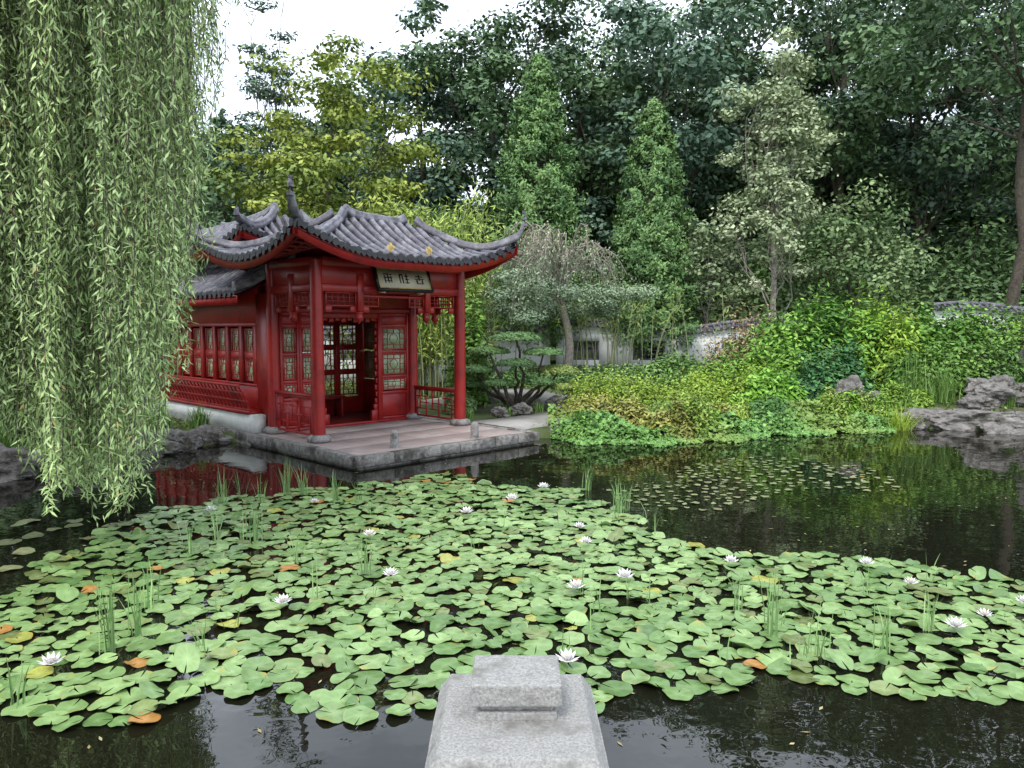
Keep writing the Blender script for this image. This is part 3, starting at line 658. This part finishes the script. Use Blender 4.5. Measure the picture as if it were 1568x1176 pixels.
def cloud(name,x,y,seed):
    r=np.random.default_rng(seed); mb=MB(); z0=G(x,y); base=np.array([x,y,z0-.05])
    pads=[(0,0,1.66,.56),(-.60,.1,1.36,.44),(.60,-.1,1.34,.44),(0,-.35,1.10,.42),(-.92,-.1,.95,.42),(.95,.05,.93,.46),(-.42,-.4,.68,.34),(.5,-.4,.70,.36),(1.10,-.2,.58,.32),(-1.0,.25,.60,.34)]
    for k,(a,b,h,rad) in enumerate(pads):
        c=base+[a,b,h]; P=limbpath(base+r.normal(0,.06,3)*[1,1,0],c-[0,0,.05],r,.22,8); mb.tube(P,np.linspace(.055,.02,8),7,mat=0)
        n=2800; d=nrm(r.normal(size=(n,3))); d[:,2]=np.where(d[:,2]<-.10,-.10*r.uniform(0,1,n),d[:,2]); rr_=r.uniform(.85,1.04,(n,1))*(1+.05*np.sin(d[:,:1]*9+k)*np.sin(d[:,1:2]*8))
        Q=c+d*rr_*[rad,rad,rad*.28]+r.normal(0,.012,(n,3))
        tone=r.uniform(.2,.8); yl=.08 if k in(5,8) else 0
        leaves(mb,Q,d*.7+[0,0,.7]+r.normal(0,.4,(n,3)),.07,.03,colvar(n,(.05+yl*.6,.11+yl*.5,.038),(.14+yl,.23+yl*.6,.07),tone,.18,r),1,T=d+[0,0,.6]+r.normal(0,.4,(n,3)),r=r)
    mb.make(name,[M_bark,M_needle])
cloud('cloud_pruned_pine',.1,17.2,16)

sh=shrub
sh('spirea_shrub',2.7,16.4,1.7,1.2,1.2,15000,.075,(.13,.21,.02),(.26,.35,.045),20,.5,lump=16)
sh('spirea_shrub',4.6,16.9,1.4,1.1,1.3,12000,.075,(.11,.20,.02),(.24,.34,.04),21,.5,lump=14)
sh('barberry_shrub',1.9,15.0,1.0,.6,.66,6500,.06,(.17,.17,.03),(.32,.30,.06),22,.5,lump=11)
sh('barberry_shrub',3.6,15.1,1.0,.6,.7,6000,.06,(.11,.19,.03),(.22,.31,.06),23,.5,lump=11)
sh('rhododendron_shrub',5.7,17.6,1.0,.9,1.7,6500,.15,BR1,BR2,24,.42,lump=9)
sh('bright_hydrangea_shrub',5.6,16.0,.8,.7,1.25,4500,.15,(.09,.22,.02),(.20,.38,.05),25,.45,lump=9)
sh('mahonia_shrub',7.4,18.6,1.8,1.1,2.6,12000,.17,(.05,.14,.02),(.18,.33,.05),26,.42,lump=14)
sh('dark_holly_shrub',7.1,17.0,1.1,.8,1.6,7500,.13,(.03,.10,.035),(.09,.20,.06),27,.5,lump=10)
sh('yellow_cherry_laurel_shrub',8.8,18.4,1.0,.9,2.5,6500,.15,(.11,.23,.02),(.28,.39,.05),28,.4,lump=11)
sh('smoke_shrub',6.2,20.6,1.2,.9,2.5,3000,.10,(.24,.16,.08),(.34,.26,.13),29,.5,lump=12)
sh('lilac_shrub',10.3,18.9,1.7,1.0,1.8,9500,.15,(.06,.15,.02),(.16,.30,.05),30,.5,lump=12)
sh('lilac_shrub',9.6,17.6,1.1,.8,1.2,5500,.13,(.06,.14,.02),(.15,.26,.05),31,.5,lump=9)
sh('fern_clump',8.4,16.4,.8,.5,.6,3500,.13,(.09,.18,.02),(.22,.33,.05),32,.3,lump=8)
sh('green_shrub',2.6,20.0,1.5,.8,.7,7000,.10,(.06,.13,.04),(.15,.24,.08),33,lump=9)
sh('green_shrub',4.8,20.4,1.8,.9,.95,9000,.12,(.06,.14,.03),(.16,.27,.07),34,lump=11)
sh('green_shrub',.2,20.4,1.1,.6,.5,4500,.10,(.06,.13,.04),(.15,.24,.08),35,lump=8)
sh('green_shrub',8.2,21.5,2.2,1.0,2.0,9000,.13,(.05,.12,.03),(.15,.26,.07),351,lump=12)
sh('dark_yew_shrub',-1.2,16.9,.45,.4,.7,2500,.08,DK1,MD2,36,lump=5)
sh('green_shrub',12.6,18.6,1.5,.9,1.3,6500,.12,MD1,BR2,37,lump=9)
sh('green_shrub',12.2,20.3,2.2,.8,1.6,8000,.13,MD1,BR2,38,lump=11)
sh('green_shrub',15.0,20.3,2.2,.8,1.6,7000,.13,MD1,BR2,381,lump=11)
sh('green_shrub',10.9,17.3,.9,.6,1.2,4500,.11,MD1,BR2,382,lump=8)
sh('autumn_shrub',11.8,22.8,1.2,.8,1.2,3000,.11,(.2,.09,.04),(.3,.2,.06),39,lump=8)
rq=np.random.default_rng(55)
cx=np.array([.8,1.4,2.4,3.8,5.3,6.8,7.9]); cy=np.array([14.3,13.65,13.55,13.95,14.75,15.05,15.5])
pal=[((.07,.16,.03),(.16,.30,.06)),((.10,.20,.02),(.22,.36,.05)),((.12,.20,.03),(.25,.34,.06)),((.05,.13,.03),(.12,.24,.06)),((.16,.17,.04),(.28,.28,.07))]
for k in range(20):
    x=rq.uniform(1.0,7.9); y=np.interp(x,cx,cy)+rq.uniform(.2,1.1); a,b=pal[rq.integers(0,5)]
    sh('bank_perennial',x,y,rq.uniform(.3,.7),rq.uniform(.25,.45),rq.uniform(.38,.72),1400,rq.uniform(.07,.13),a,b,500+k,.45,lump=5)
r=np.random.default_rng(50); n=16000
xx=r.uniform(.75,7.9,n); sy=np.interp(xx,cx,cy); off=r.uniform(-.34,1.3,n)+.14*np.sin(xx*4.1)+.10*np.sin(xx*9); yy=sy+off
hm=np.clip(.55+.35*np.sin(xx*3.3)*np.sin(xx*1.3+yy*2)+.25*np.sin(xx*7.1+yy*5),.15,1.3)
zz=np.maximum(gz(xx,yy),0)+.03+.36*sm((off+.3)/.7)*r.uniform(.3,1,n)*hm
k=sm((np.sin(xx*2.1+1)+np.sin(yy*3+xx))*.5+.3)[:,None]
cl=colvar(n,(.07,.16,.035),(.15,.29,.07),None,.25,r)*(1-k*.35)+colvar(n,(.17,.20,.03),(.30,.31,.07),None,.2,r)*k*.35
mb=MB(); leaves(mb,np.stack([xx,yy,zz],1),np.stack([r.normal(0,.6,n),-.4+r.normal(0,.6,n),np.full(n,.9)],1),.10,.09,cl,0,r=r); mb.make('ivy_ground_cover',[M_leaf])
r=np.random.default_rng(51); mb=MB()
for x,y,h,nn,c in [(7.85,15.3,.85,220,1),(5.1,15.4,.7,120,0),(5.6,15.1,.5,80,0),(9.0,17.0,1.2,200,0),(9.5,16.6,1.0,150,0),(8.4,16.3,.8,100,0),(11.2,15.9,.5,60,1),(10.6,16.1,.5,60,0),(6.6,15.5,.5,80,0),(11.9,17.2,.9,90,0),(3.0,14.2,.45,50,0),(4.4,14.6,.5,60,1),
   (-6.6,14.2,.55,120,0),(-7.2,13.6,.5,120,0),(-5.9,14.2,.6,140,0),(-6.9,12.6,.4,80,1),(-7.9,11.6,.6,90,0),(-.1,16.0,.35,60,0),(.6,16.6,.35,60,0),(-.9,15.6,.35,60,0)]:
    c1,c2=((.2,.3,.03),(.36,.46,.07)) if c else ((.07,.15,.03),(.18,.29,.07))
    blades(mb,x,y,G(x,y),nn,h,h*.7,.014,c1,c2,r,.5)
mb.make('ornamental_grasses',[M_leaf])
r=np.random.default_rng(52); n=42000; xx=r.uniform(-8,13,n); yy=r.uniform(14,25,n); d=sdf(xx,yy); kk=(d>.25)&~((xx<-.4)&(xx>-8.9)&(yy<20.5)&(yy-xx>14.9)&(yy+xx>8.6))
for i in range(len(pts)-1): 
    a=np.array(pts[i]); b=np.array(pts[i+1]); e=b-a; t=np.clip(((xx-a[0])*e[0]+(yy-a[1])*e[1])/(e@e),0,1); kk&=np.hypot(xx-a[0]-t*e[0],yy-a[1]-t*e[1])>.7
xx,yy=xx[kk],yy[kk]; n=len(xx)
mb=MB(); leaves(mb,np.stack([xx,yy,gz(xx,yy)+.04+r.uniform(0,.05,n)],1),r.normal(0,.6,(n,3))+[0,0,.8],.10,.035,colvar(n,(.06,.12,.02),(.16,.22,.05),None,.2,r),0,r=r); mb.make('low_ground_cover',[M_leaf])

rock('garden_rock',12.35,17.3,1.30,.60,.6,1.2,1); rock('garden_rock',13.3,17.6,1.2,.8,.6,1.1,2)
rock('garden_rock',10.5,16.4,.66,.60,.45,.38,3); rock('garden_rock',9.9,16.1,.42,.40,.35,.24,4); rock('garden_rock',11.3,16.2,.6,.5,.4,.34,41)
rock('garden_rock',7.15,16.0,.62,.34,.28,.34,5); rock('garden_rock',7.65,16.1,.5,.28,.25,.2,6)
rock('stone_ledge',9.2,15.75,.10,1.25,.6,.45,7,True); rock('stone_ledge',10.7,15.3,.08,1.1,.6,.45,8,True); rock('stone_ledge',12.2,14.2,.08,1.2,.8,.45,9,True); rock('stone_ledge',8.1,15.7,.08,.5,.35,.36,10,True)
rock('shore_rock',-5.85,13.0,.06,.50,.40,.30,11); rock('shore_rock',-6.2,12.4,.06,.6,.4,.28,12); rock('shore_rock',-6.8,11.6,.06,.6,.5,.30,13); rock('shore_rock',-7.3,10.6,.08,.6,.6,.34,14)
rock('shore_rock',-6.9,12.9,.2,.45,.3,.25,15); rock('shore_rock',-8.1,9.6,.06,.7,.6,.35,16); rock('shore_rock',-5.5,13.6,.08,.35,.3,.22,17)
rock('shore_rock',.95,14.4,.12,.28,.22,.2,18); rock('shore_rock',-.25,15.9,.28,.2,.16,.12,19); rock('shore_rock',.2,16.3,.3,.22,.16,.13,20); rock('shore_rock',1.0,16.9,.4,.2,.16,.14,21)

def wall(name,p0,p1,zb,zt,wins):
    p0=np.array(p0,float); p1=np.array(p1,float); L_=np.linalg.norm(p1-p0); e=bpy.data.objects.new(name,None); col0.objects.link(e)
    e.location=(p0[0],p0[1],0); e.rotation_euler=(0,0,math.atan2(p1[1]-p0[1],p1[0]-p0[0]))
    mb=MB(); s=0; wz0,wz1=zt-.95,zt-.35
    wv=lambda q: .13*np.sin(np.asarray(q)*1.15+.6)     # wavy "dragon" wall top
    for c,w in wins:
        mb.box((s,-.1,zb),(c-w/2,.1,zt-.15)); mb.box((c-w/2,-.1,zb),(c+w/2,.1,wz0)); mb.box((c-w/2,-.1,wz1),(c+w/2,.1,zt-.15)); s=c+w/2
    mb.box((s,-.1,zb),(L_,.1,zt-.15))
    q=np.linspace(0,L_,60); z1=zt+wv(q); n=60
    for yy_ in(-.097,.097): mb.add(np.concatenate([np.c_[q,np.full(n,yy_),np.full(n,zt-.16)],np.c_[q,np.full(n,yy_),z1]]),[[i,i+1,n+i+1,n+i] for i in range(n-1)])
    mb.make('plaster',[M_white],e)
    mb=MB()
    for c,w in wins:
        P=Plane(mb,(0,0),'a'); P.frame(c-w/2,c+w/2,wz0,wz1,.05,.16); P.grid(c-w/2+.05,c+w/2-.05,wz0+.05,wz1-.05,5,4,.03,.05)
    if wins: mb.make('lattice_windows',[M_tile],e)
    mb=MB(); Z_=z1
    rows_=[np.c_[q,np.full(n,y_),Z_+h_] for y_,h_ in((-.24,-.01),(0,.13),(.24,-.01))]
    mb.add(np.concatenate(rows_),[[k*n+i,k*n+i+1,(k+1)*n+i+1,(k+1)*n+i] for k in range(2) for i in range(n-1)])
    for x_ in np.arange(.1,L_,.2): 
        zz_=zt+float(wv(x_))
        mb.tube([(x_,-.26,zz_+.0),(x_,0,zz_+.15)],.04,7,cap=True); mb.tube([(x_,.26,zz_+.0),(x_,0,zz_+.15)],.04,7,cap=True)
    mb.tube(np.c_[q,np.zeros(n),Z_+.17],.06,8,cap=True)
    mb.make('tile_coping',[M_tile],e)
wall('garden_wall',(-9,23.6),(1.2,24.0),.2,2.0,[(4.0,.9),(7.0,.9)])
wall('garden_wall',(1.4,24.0),(9.4,23.6),.6,2.0,[(.9,.9),(2.9,1.0),(5.6,.9)])
wall('garden_wall',(12.5,22.6),(21,22.0),1.0,2.5,[])

# ---------------------------------------------------------------- willow
def willow():
    r=np.random.default_rng(60); mb=MB(); base=np.array([-8.3,9.9,G(-8.3,9.9)-.1]); fork=np.array([-7.7,9.3,3.2])
    mb.tube(limbpath(base,fork,r,.05,8),np.linspace(.42,.3,8),12,mat=0)
    hs=np.array([-8,-4.9,-4.5,-4.15,-3.75,-3.5,-3.3,-3.1,-2.93,-2.78,-2.62,-2.4,-2.1]); hz=np.array([1.0,1.1,.85,.38,.22,.40,1.0,1.7,2.5,3.3,4.4,4.9,4.9])
    for k in range(26):
        ex=r.uniform(-8.5,-3.0); ey=r.uniform(5.6,10.5); e_=np.array([ex,ey,6.9+r.uniform(-.5,1.3)])
        P=limbpath(fork,e_,r,.1,9,.12); mb.tube(P,np.linspace(.13,.02,9),7,mat=0)
    PC=[];PT=[];PCc=[]
    nb=325
    for k in range(nb):
        if k<275: y=r.uniform(5.9,9.6); s=-2.72-(r.uniform(0,1)**1.0)*3.6; x=s-.5*(y-7)
        elif k<285: y=r.uniform(6.4,8); s=r.uniform(-2.65,-2.2); x=s-.5*(y-7)
        else: y=r.uniform(6.5,12); x=r.uniform(-11.5,-6.5); s=-6
        nst=r.integers(3,9) if s<-2.65 else 2
        tone=r.uniform(-.15,1.1); bunchz=r.exponential(.45)
        ztop=r.uniform(5.7,7.4)
        for q in range(nst):
            sx=x+r.normal(0,.085); sy=y+r.normal(0,.085)
            zb=np.interp(sx+.5*(sy-7),hs,hz)+bunchz+r.exponential(.22)
            if zb>ztop-.3: continue
            n=int((ztop-zb)/.020); t=np.linspace(0,1,n)
            w=r.normal(0,.14,2); ph=r.uniform(0,6); f1=r.uniform(2,5)
            cx_=sx+w[0]*np.sin(t*f1+ph)+.025*np.sin(t*19+ph)+.010*np.sin(t*47+ph); cy_=sy+w[1]*np.sin(t*2.6+ph)+.03*np.sin(t*15+2*ph); cz_=ztop+(zb-ztop)*t
            P=np.stack([cx_,cy_,cz_],1)
            mb.tube(P[::12],.0035,3,mat=0)
            dens=.5+.5*np.sin(t*r.uniform(8,22)+ph)
            kp=r.uniform(size=n)<.6+.4*dens
            an=np.arange(n)*2.4+r.normal(0,.5,n); T=np.stack([np.cos(an)*.6,np.sin(an)*.6,-.85+r.normal(0,.25,n)],1)
            T=nrm(T); PC.append((P+T*.045+r.normal(0,.012,(n,3)))[kp]); PT.append(T[kp]); PCc.append((np.full(n,tone)+.25*(t-.5))[kp])
    PC=np.concatenate(PC); PT=np.concatenate(PT); n=len(PC)
    cols=colvar(n,(.15,.215,.09),(.32,.42,.17),np.concatenate(PCc)[:,None],.17,r)
    yl=r.uniform(size=n)<.010; cols[yl]=[.40,.30,.12]
    leaves(mb,PC,r.normal(size=(n,3))+[0,-.3,.4],.088,.0175,cols,1,T=PT,r=r)
    m_=14000; c=np.array([-7,8.5,7.4]); d=nrm(r.normal(size=(m_,3))); d[:,2]=np.abs(d[:,2]); Q=c+d*r.uniform(.7,1,(m_,1))*[4.3,4,1.6]
    leaves(mb,Q,d+r.normal(0,.5,(m_,3)),.12,.03,colvar(m_,(.10,.145,.055),(.2,.27,.10),None,.15,r),1,r=r)
    mb.make('weeping_willow_tree',[M_bark,M_leaf])
willow()

# ---------------------------------------------------------------- water lilies
FIELD=np.array([(-4.17,8.3),(-3.57,9.0),(-2.56,9.6),(-1.65,10.2),(-.99,10.85),(-.21,9.9),(.81,9.6),(1.28,8.3),(1.57,7.3),(2.05,6.8),(2.98,6.85),(3.50,6.5),(4.3,5.9),(6,5.6),(6,4.2),(2.95,4.2),(2.24,4.1),(1.53,4.35),(.97,4.12),(.54,4.15),(-.46,3.88),(-.79,3.92),(-1.46,4.25),(-1.72,4.0),(-2.19,3.86),(-2.75,3.95),(-4.2,3.9),(-5.6,4.8),(-3.95,5.5),(-4.12,6.8)],float)
def scatter(r,n,poly,rmin,rmax,k,bb,edge=.0,maxn=4500,gap=.93):
    cx=r.uniform(bb[0],bb[1],n); cy=r.uniform(bb[2],bb[3],n); d=sdf(cx,cy,poly)+.12*np.sin(cx*5)*np.sin(cy*6); rr_=r.uniform(rmin,rmax,n)
    ok=d<-edge; cx,cy,rr_=cx[ok],cy[ok],rr_[ok]
    arr=np.zeros((maxn,3)); m_=0
    for x,y,q in zip(cx,cy,rr_):
        g=math.sin(x*2.3+1.3*math.sin(y*1.9))*math.sin(y*2.9+math.sin(x*1.4)*1.7)
        if g>gap : continue
        if m_ and (np.hypot(arr[:m_,0]-x,arr[:m_,1]-y)<k*(arr[:m_,2]+q)).any(): continue
        arr[m_]=(x,y,q); m_+=1
        if m_>=maxn: break
    return arr[:m_]
def pads(name,A,r,c1,c2,yellow=.012,tilt=.035,lift=.018,segs=22,curl=.05):
    mb=MB(); 
    for x,y,q in A:
        rot=r.uniform(0,6.283); gap=r.uniform(.04,.13); an=np.linspace(gap,2*np.pi-gap,segs)+rot
        rim=q*(1+.025*np.sin(an*2+r.uniform(0,6))+.014*np.sin(an*7+r.uniform(0,6)))
        up=r.uniform(.003,lift); tx,ty=r.normal(0,tilt,2); cup=r.normal(.010,.018)
        big=r.uniform()<curl
        if big: tx,ty=r.normal(0,.28,2); up+=(abs(tx)+abs(ty))*q*.7; rim=rim*.75
        fx=r.uniform(0,6.28); fold=r.uniform(.2,.8) if r.uniform()<.16 else 0; fa=r.uniform(0,6.28)
        def zf(dx,dy,f):
            s_=np.clip((dx*math.cos(fa)+dy*math.sin(fa))/q-.45,0,1)
            return up+tx*dx+ty*dy+cup*q*f*f*3+(.009*np.sin(2*np.arctan2(dy,dx)+fx)+.006*np.sin(5*np.arctan2(dy,dx)+2*fx))*f*f*(q/.12)+fold*q*s_*1.2
        cen=np.array([[x,y,up]]); rings=[]
        for f in(.5,.88,1.0):
            dx=np.cos(an)*rim*f; dy=np.sin(an)*rim*f; rings.append(np.stack([x+dx,y+dy,np.maximum(zf(dx,dy,f),.0025)],1))
        tonek=np.clip(.5+.25*math.sin(x*.9+1)*math.sin(y*1.1)+r.normal(0,.28),0,1)
        base=(np.array(c1)*(1-tonek)+np.array(c2)*tonek)*GAIN*(1+r.normal(0,.08)); u=r.uniform()
        edge=base*r.uniform(.9,1.2)
        if u<yellow: base=np.array([.34,.36,.08])*r.uniform(.8,1.1); edge=np.array([.45,.30,.06])
        elif u<yellow*1.6: base=np.array([.38,.19,.05]); edge=np.array([.28,.12,.04]); rim*=.8
        elif u<yellow*10: edge=np.array([.34,.35,.12])
        elif u<yellow*16: base=base*.6+np.array([.05,.03,.01]); edge=base
        ang_var=np.exp(-((np.mod(an-rot-r.uniform(0,6.28),6.283)-3.1)/.4)**2)[:,None]
        spot=(r.uniform()<.16)
        vein=1+.07*np.where(np.arange(segs)%2,1,-1)[:,None]
        C2=base*(1+.04*vein)*(1+r.normal(0,.05,(segs,1)))
        Ce=np.tile(edge,(segs,1))*np.where(r.uniform(size=(segs,1))<.8,1,.8)
        if spot: Ce=Ce*(1-ang_var)+np.array([.44,.28,.06])*ang_var; C2=C2*(1-.6*ang_var)+np.array([.36,.33,.07])*.6*ang_var
        C=np.concatenate([[base*1.25+.03],base*vein,C2,Ce])
        V=np.concatenate([cen]+rings); s=segs
        tri=[[0,1+i,2+i] for i in range(s-1)]; mb.add(V,tri,C,0)
        qd=[[1+s*k+i,1+s*(k+1)+i,2+s*(k+1)+i,2+s*k+i] for k in range(2) for i in range(s-1)]
        mb.F.append((np.array(qd)+mb.n-len(V),0))
    return mb.make(name,[M_pad],smooth=True)
r=np.random.default_rng(70)
A=scatter(r,60000,FIELD,.062,.108,.70,(-6,6.2,3.7,11))
pads('water_lily_pads',A,r,(.085,.155,.045),(.20,.29,.11))
A2=scatter(r,900,np.array([(-6.6,8.6),(-4.2,8.0),(-4.1,5.6),(-6.8,5)],float),.07,.12,1.0,(-7,-4,5,8.8),maxn=60)
B1=scatter(r,2600,np.array([(1.4,8.6),(2.4,8.6),(3.6,9.6),(5.0,9.6),(5.4,11.0),(4.2,12.2),(2.8,11.6),(2.0,10.2),(1.2,9.6)],float),.030,.060,1.4,(1,5.5,7.8,13),maxn=330)
pads('small_floating_leaves',np.concatenate([B1,A2]),r,(.10,.12,.05),(.19,.20,.10),.006,.02,.008,10,.02)
n=520; xx=r.uniform(-6,9,n); yy=r.uniform(3.6,14,n); k=sdf(xx,yy)<-.2
mb=MB(); leaves(mb,np.stack([xx[k],yy[k],np.full(k.sum(),.004)],1),np.tile([[0,0,1.]],(k.sum(),1)),.05,.016,colvar(k.sum(),(.2,.15,.06),(.4,.36,.2),None,.1,r),0); mb.make('fallen_leaves',[M_leaf])
mb=MB()
FL=[(-3.35,8.29),(-1.40,7.3),(0,8.85),(.40,9.5),(.69,7.6),(.70,7.05),(-1.0,6.1),(-1.7,5.48),(.5,5.8),(.92,6.05),(1.91,6.46),(3.06,6.4),(3.18,5.9),(3.03,5.03),(3.35,5.23),(3.8,5.48),(.34,4.5),(-2.8,4.46),(-.5,8.2),(-2.3,8.7)]
for x,y in FL:
    sc_=r.uniform(.7,1.1); c=np.array([x,y,.06])
    for ring,(np_,el,ln) in enumerate(((9,.35,.085),(9,.8,.078),(7,1.15,.06))):
        for k in range(np_):
            an=6.283*k/np_+ring*.35+r.normal(0,.05); d=np.array([np.cos(an)*math.cos(el),np.sin(an)*math.cos(el),math.sin(el)])*ln*sc_
            s=np.array([-np.sin(an),np.cos(an),0])*.016*sc_; up=np.array([0,0,.008])
            cc=(.85,.83,.82) if ring else (.8,.75,.75)
            mb.add([c,c+d*.5-s-up,c+d,c+d*.5+s-up],[[0,1,2],[0,2,3]],cc,0)
    q=20; leaves(mb,c+r.normal(0,.008,(q,3))+[0,0,.02],r.normal(size=(q,3)),.025,.006,np.tile([[.75,.5,.05]],(q,1)),0)
mb.make('water_lily_flowers',[M_pad])
mb=MB(); r=np.random.default_rng(80)
RD=[(-3.45,8.9,.48,16),(-3.3,9.1,.40,8),(-2.83,9.4,.50,26),(-2.6,9.3,.45,16),(-2.15,9.1,.40,14),(-1.85,9.0,.34,8),(-2.9,7.3,.45,10),(-2.5,7.2,.5,14),(-2.6,4.74,.60,22),(-2.55,5.0,.5,14),(-2.7,5.55,.45,10),(-1.25,6.3,.42,14),(1.2,8.4,.42,26),(1.3,8.5,.38,18),(.95,9.6,.4,12),
   (1.75,5.0,.50,16),(1.65,5.4,.42,10),(2.4,4.75,.38,12),(1.95,4.7,.36,10),(-2.75,4.05,.34,8),(-2.0,4.8,.3,8),(2.9,5.1,.36,10),(3.6,5.0,.38,12),(-3.0,6.9,.4,8),(-3.0,8.9,.42,12),(-1.9,6.6,.35,7)]
for k in range(30): RD.append((r.uniform(-3.6,3.6),r.uniform(4.5,8.6),r.uniform(.2,.36),int(r.integers(2,6))))
for x,y,h,nn in RD:
    if sdf(np.array([x]),np.array([y]),FIELD)[0]>.35: continue
    blades(mb,x,y,-.02,nn,h,.15,.010,(.10,.19,.06),(.24,.36,.14),r,.1)
mb.make('water_reeds',[M_leaf])

# ---------------------------------------------------------------- light
w=bpy.data.worlds.new('World'); sc.world=w; w.use_nodes=True; nt=w.node_tree; L=nt.links; bg=nt.nodes['Background']
sky=nt.nodes.new('ShaderNodeTexSky'); sky.sky_type='NISHITA'; sky.sun_disc=False
EL=math.radians(52)
sky.sun_elevation=EL
tc=nt.nodes.new('ShaderNodeTexCoord'); mp=nt.nodes.new('ShaderNodeMapping'); mp.inputs['Scale'].default_value=(1,1,2.5)
nz=nt.nodes.new('ShaderNodeTexNoise'); nz.inputs['Scale'].default_value=2.6; nz.inputs['Detail'].default_value=6
cr=nt.nodes.new('ShaderNodeValToRGB'); cr.color_ramp.elements[0].position=.38; cr.color_ramp.elements[0].color=(.5,.5,.5,1); cr.color_ramp.elements[1].position=.6; cr.color_ramp.elements[1].color=(1,1,1,1)
mx=nt.nodes.new('ShaderNodeMixRGB'); mx.inputs[2].default_value=(13.0,14.3,16.0,1)
L.new(tc.outputs['Generated'],mp.inputs[0]); L.new(mp.outputs[0],nz.inputs['Vector']); L.new(nz.outputs[0],cr.inputs[0]); L.new(cr.outputs[0],mx.inputs[0]); L.new(sky.outputs[0],mx.inputs[1]); L.new(mx.outputs[0],bg.inputs[0])
bg.inputs[1].default_value=.15
sd=bpy.data.lights.new('sun','SUN'); sd.energy=2.3; sd.angle=math.radians(14); sd.color=(1,.96,.88)
so=bpy.data.objects.new('sun',sd); col0.objects.link(so)
dv=Vector((-.35*math.cos(EL),-.94*math.cos(EL),math.sin(EL))).normalized(); so.rotation_euler=dv.to_track_quat('Z','Y').to_euler()
sky.sun_rotation=math.atan2(dv.x,dv.y)

cd=bpy.data.cameras.new('camera'); cam=bpy.data.objects.new('camera',cd); col0.objects.link(cam); sc.camera=cam
cam.location=(0,0,2.1); cam.rotation_euler=(math.radians(90-4.34),0,0); cd.sensor_width=36; cd.lens=26.63; cd.clip_end=2000; cd.clip_start=.05
sc.view_settings.view_transform='Standard'; sc.view_settings.look='None'; sc.view_settings.exposure=0
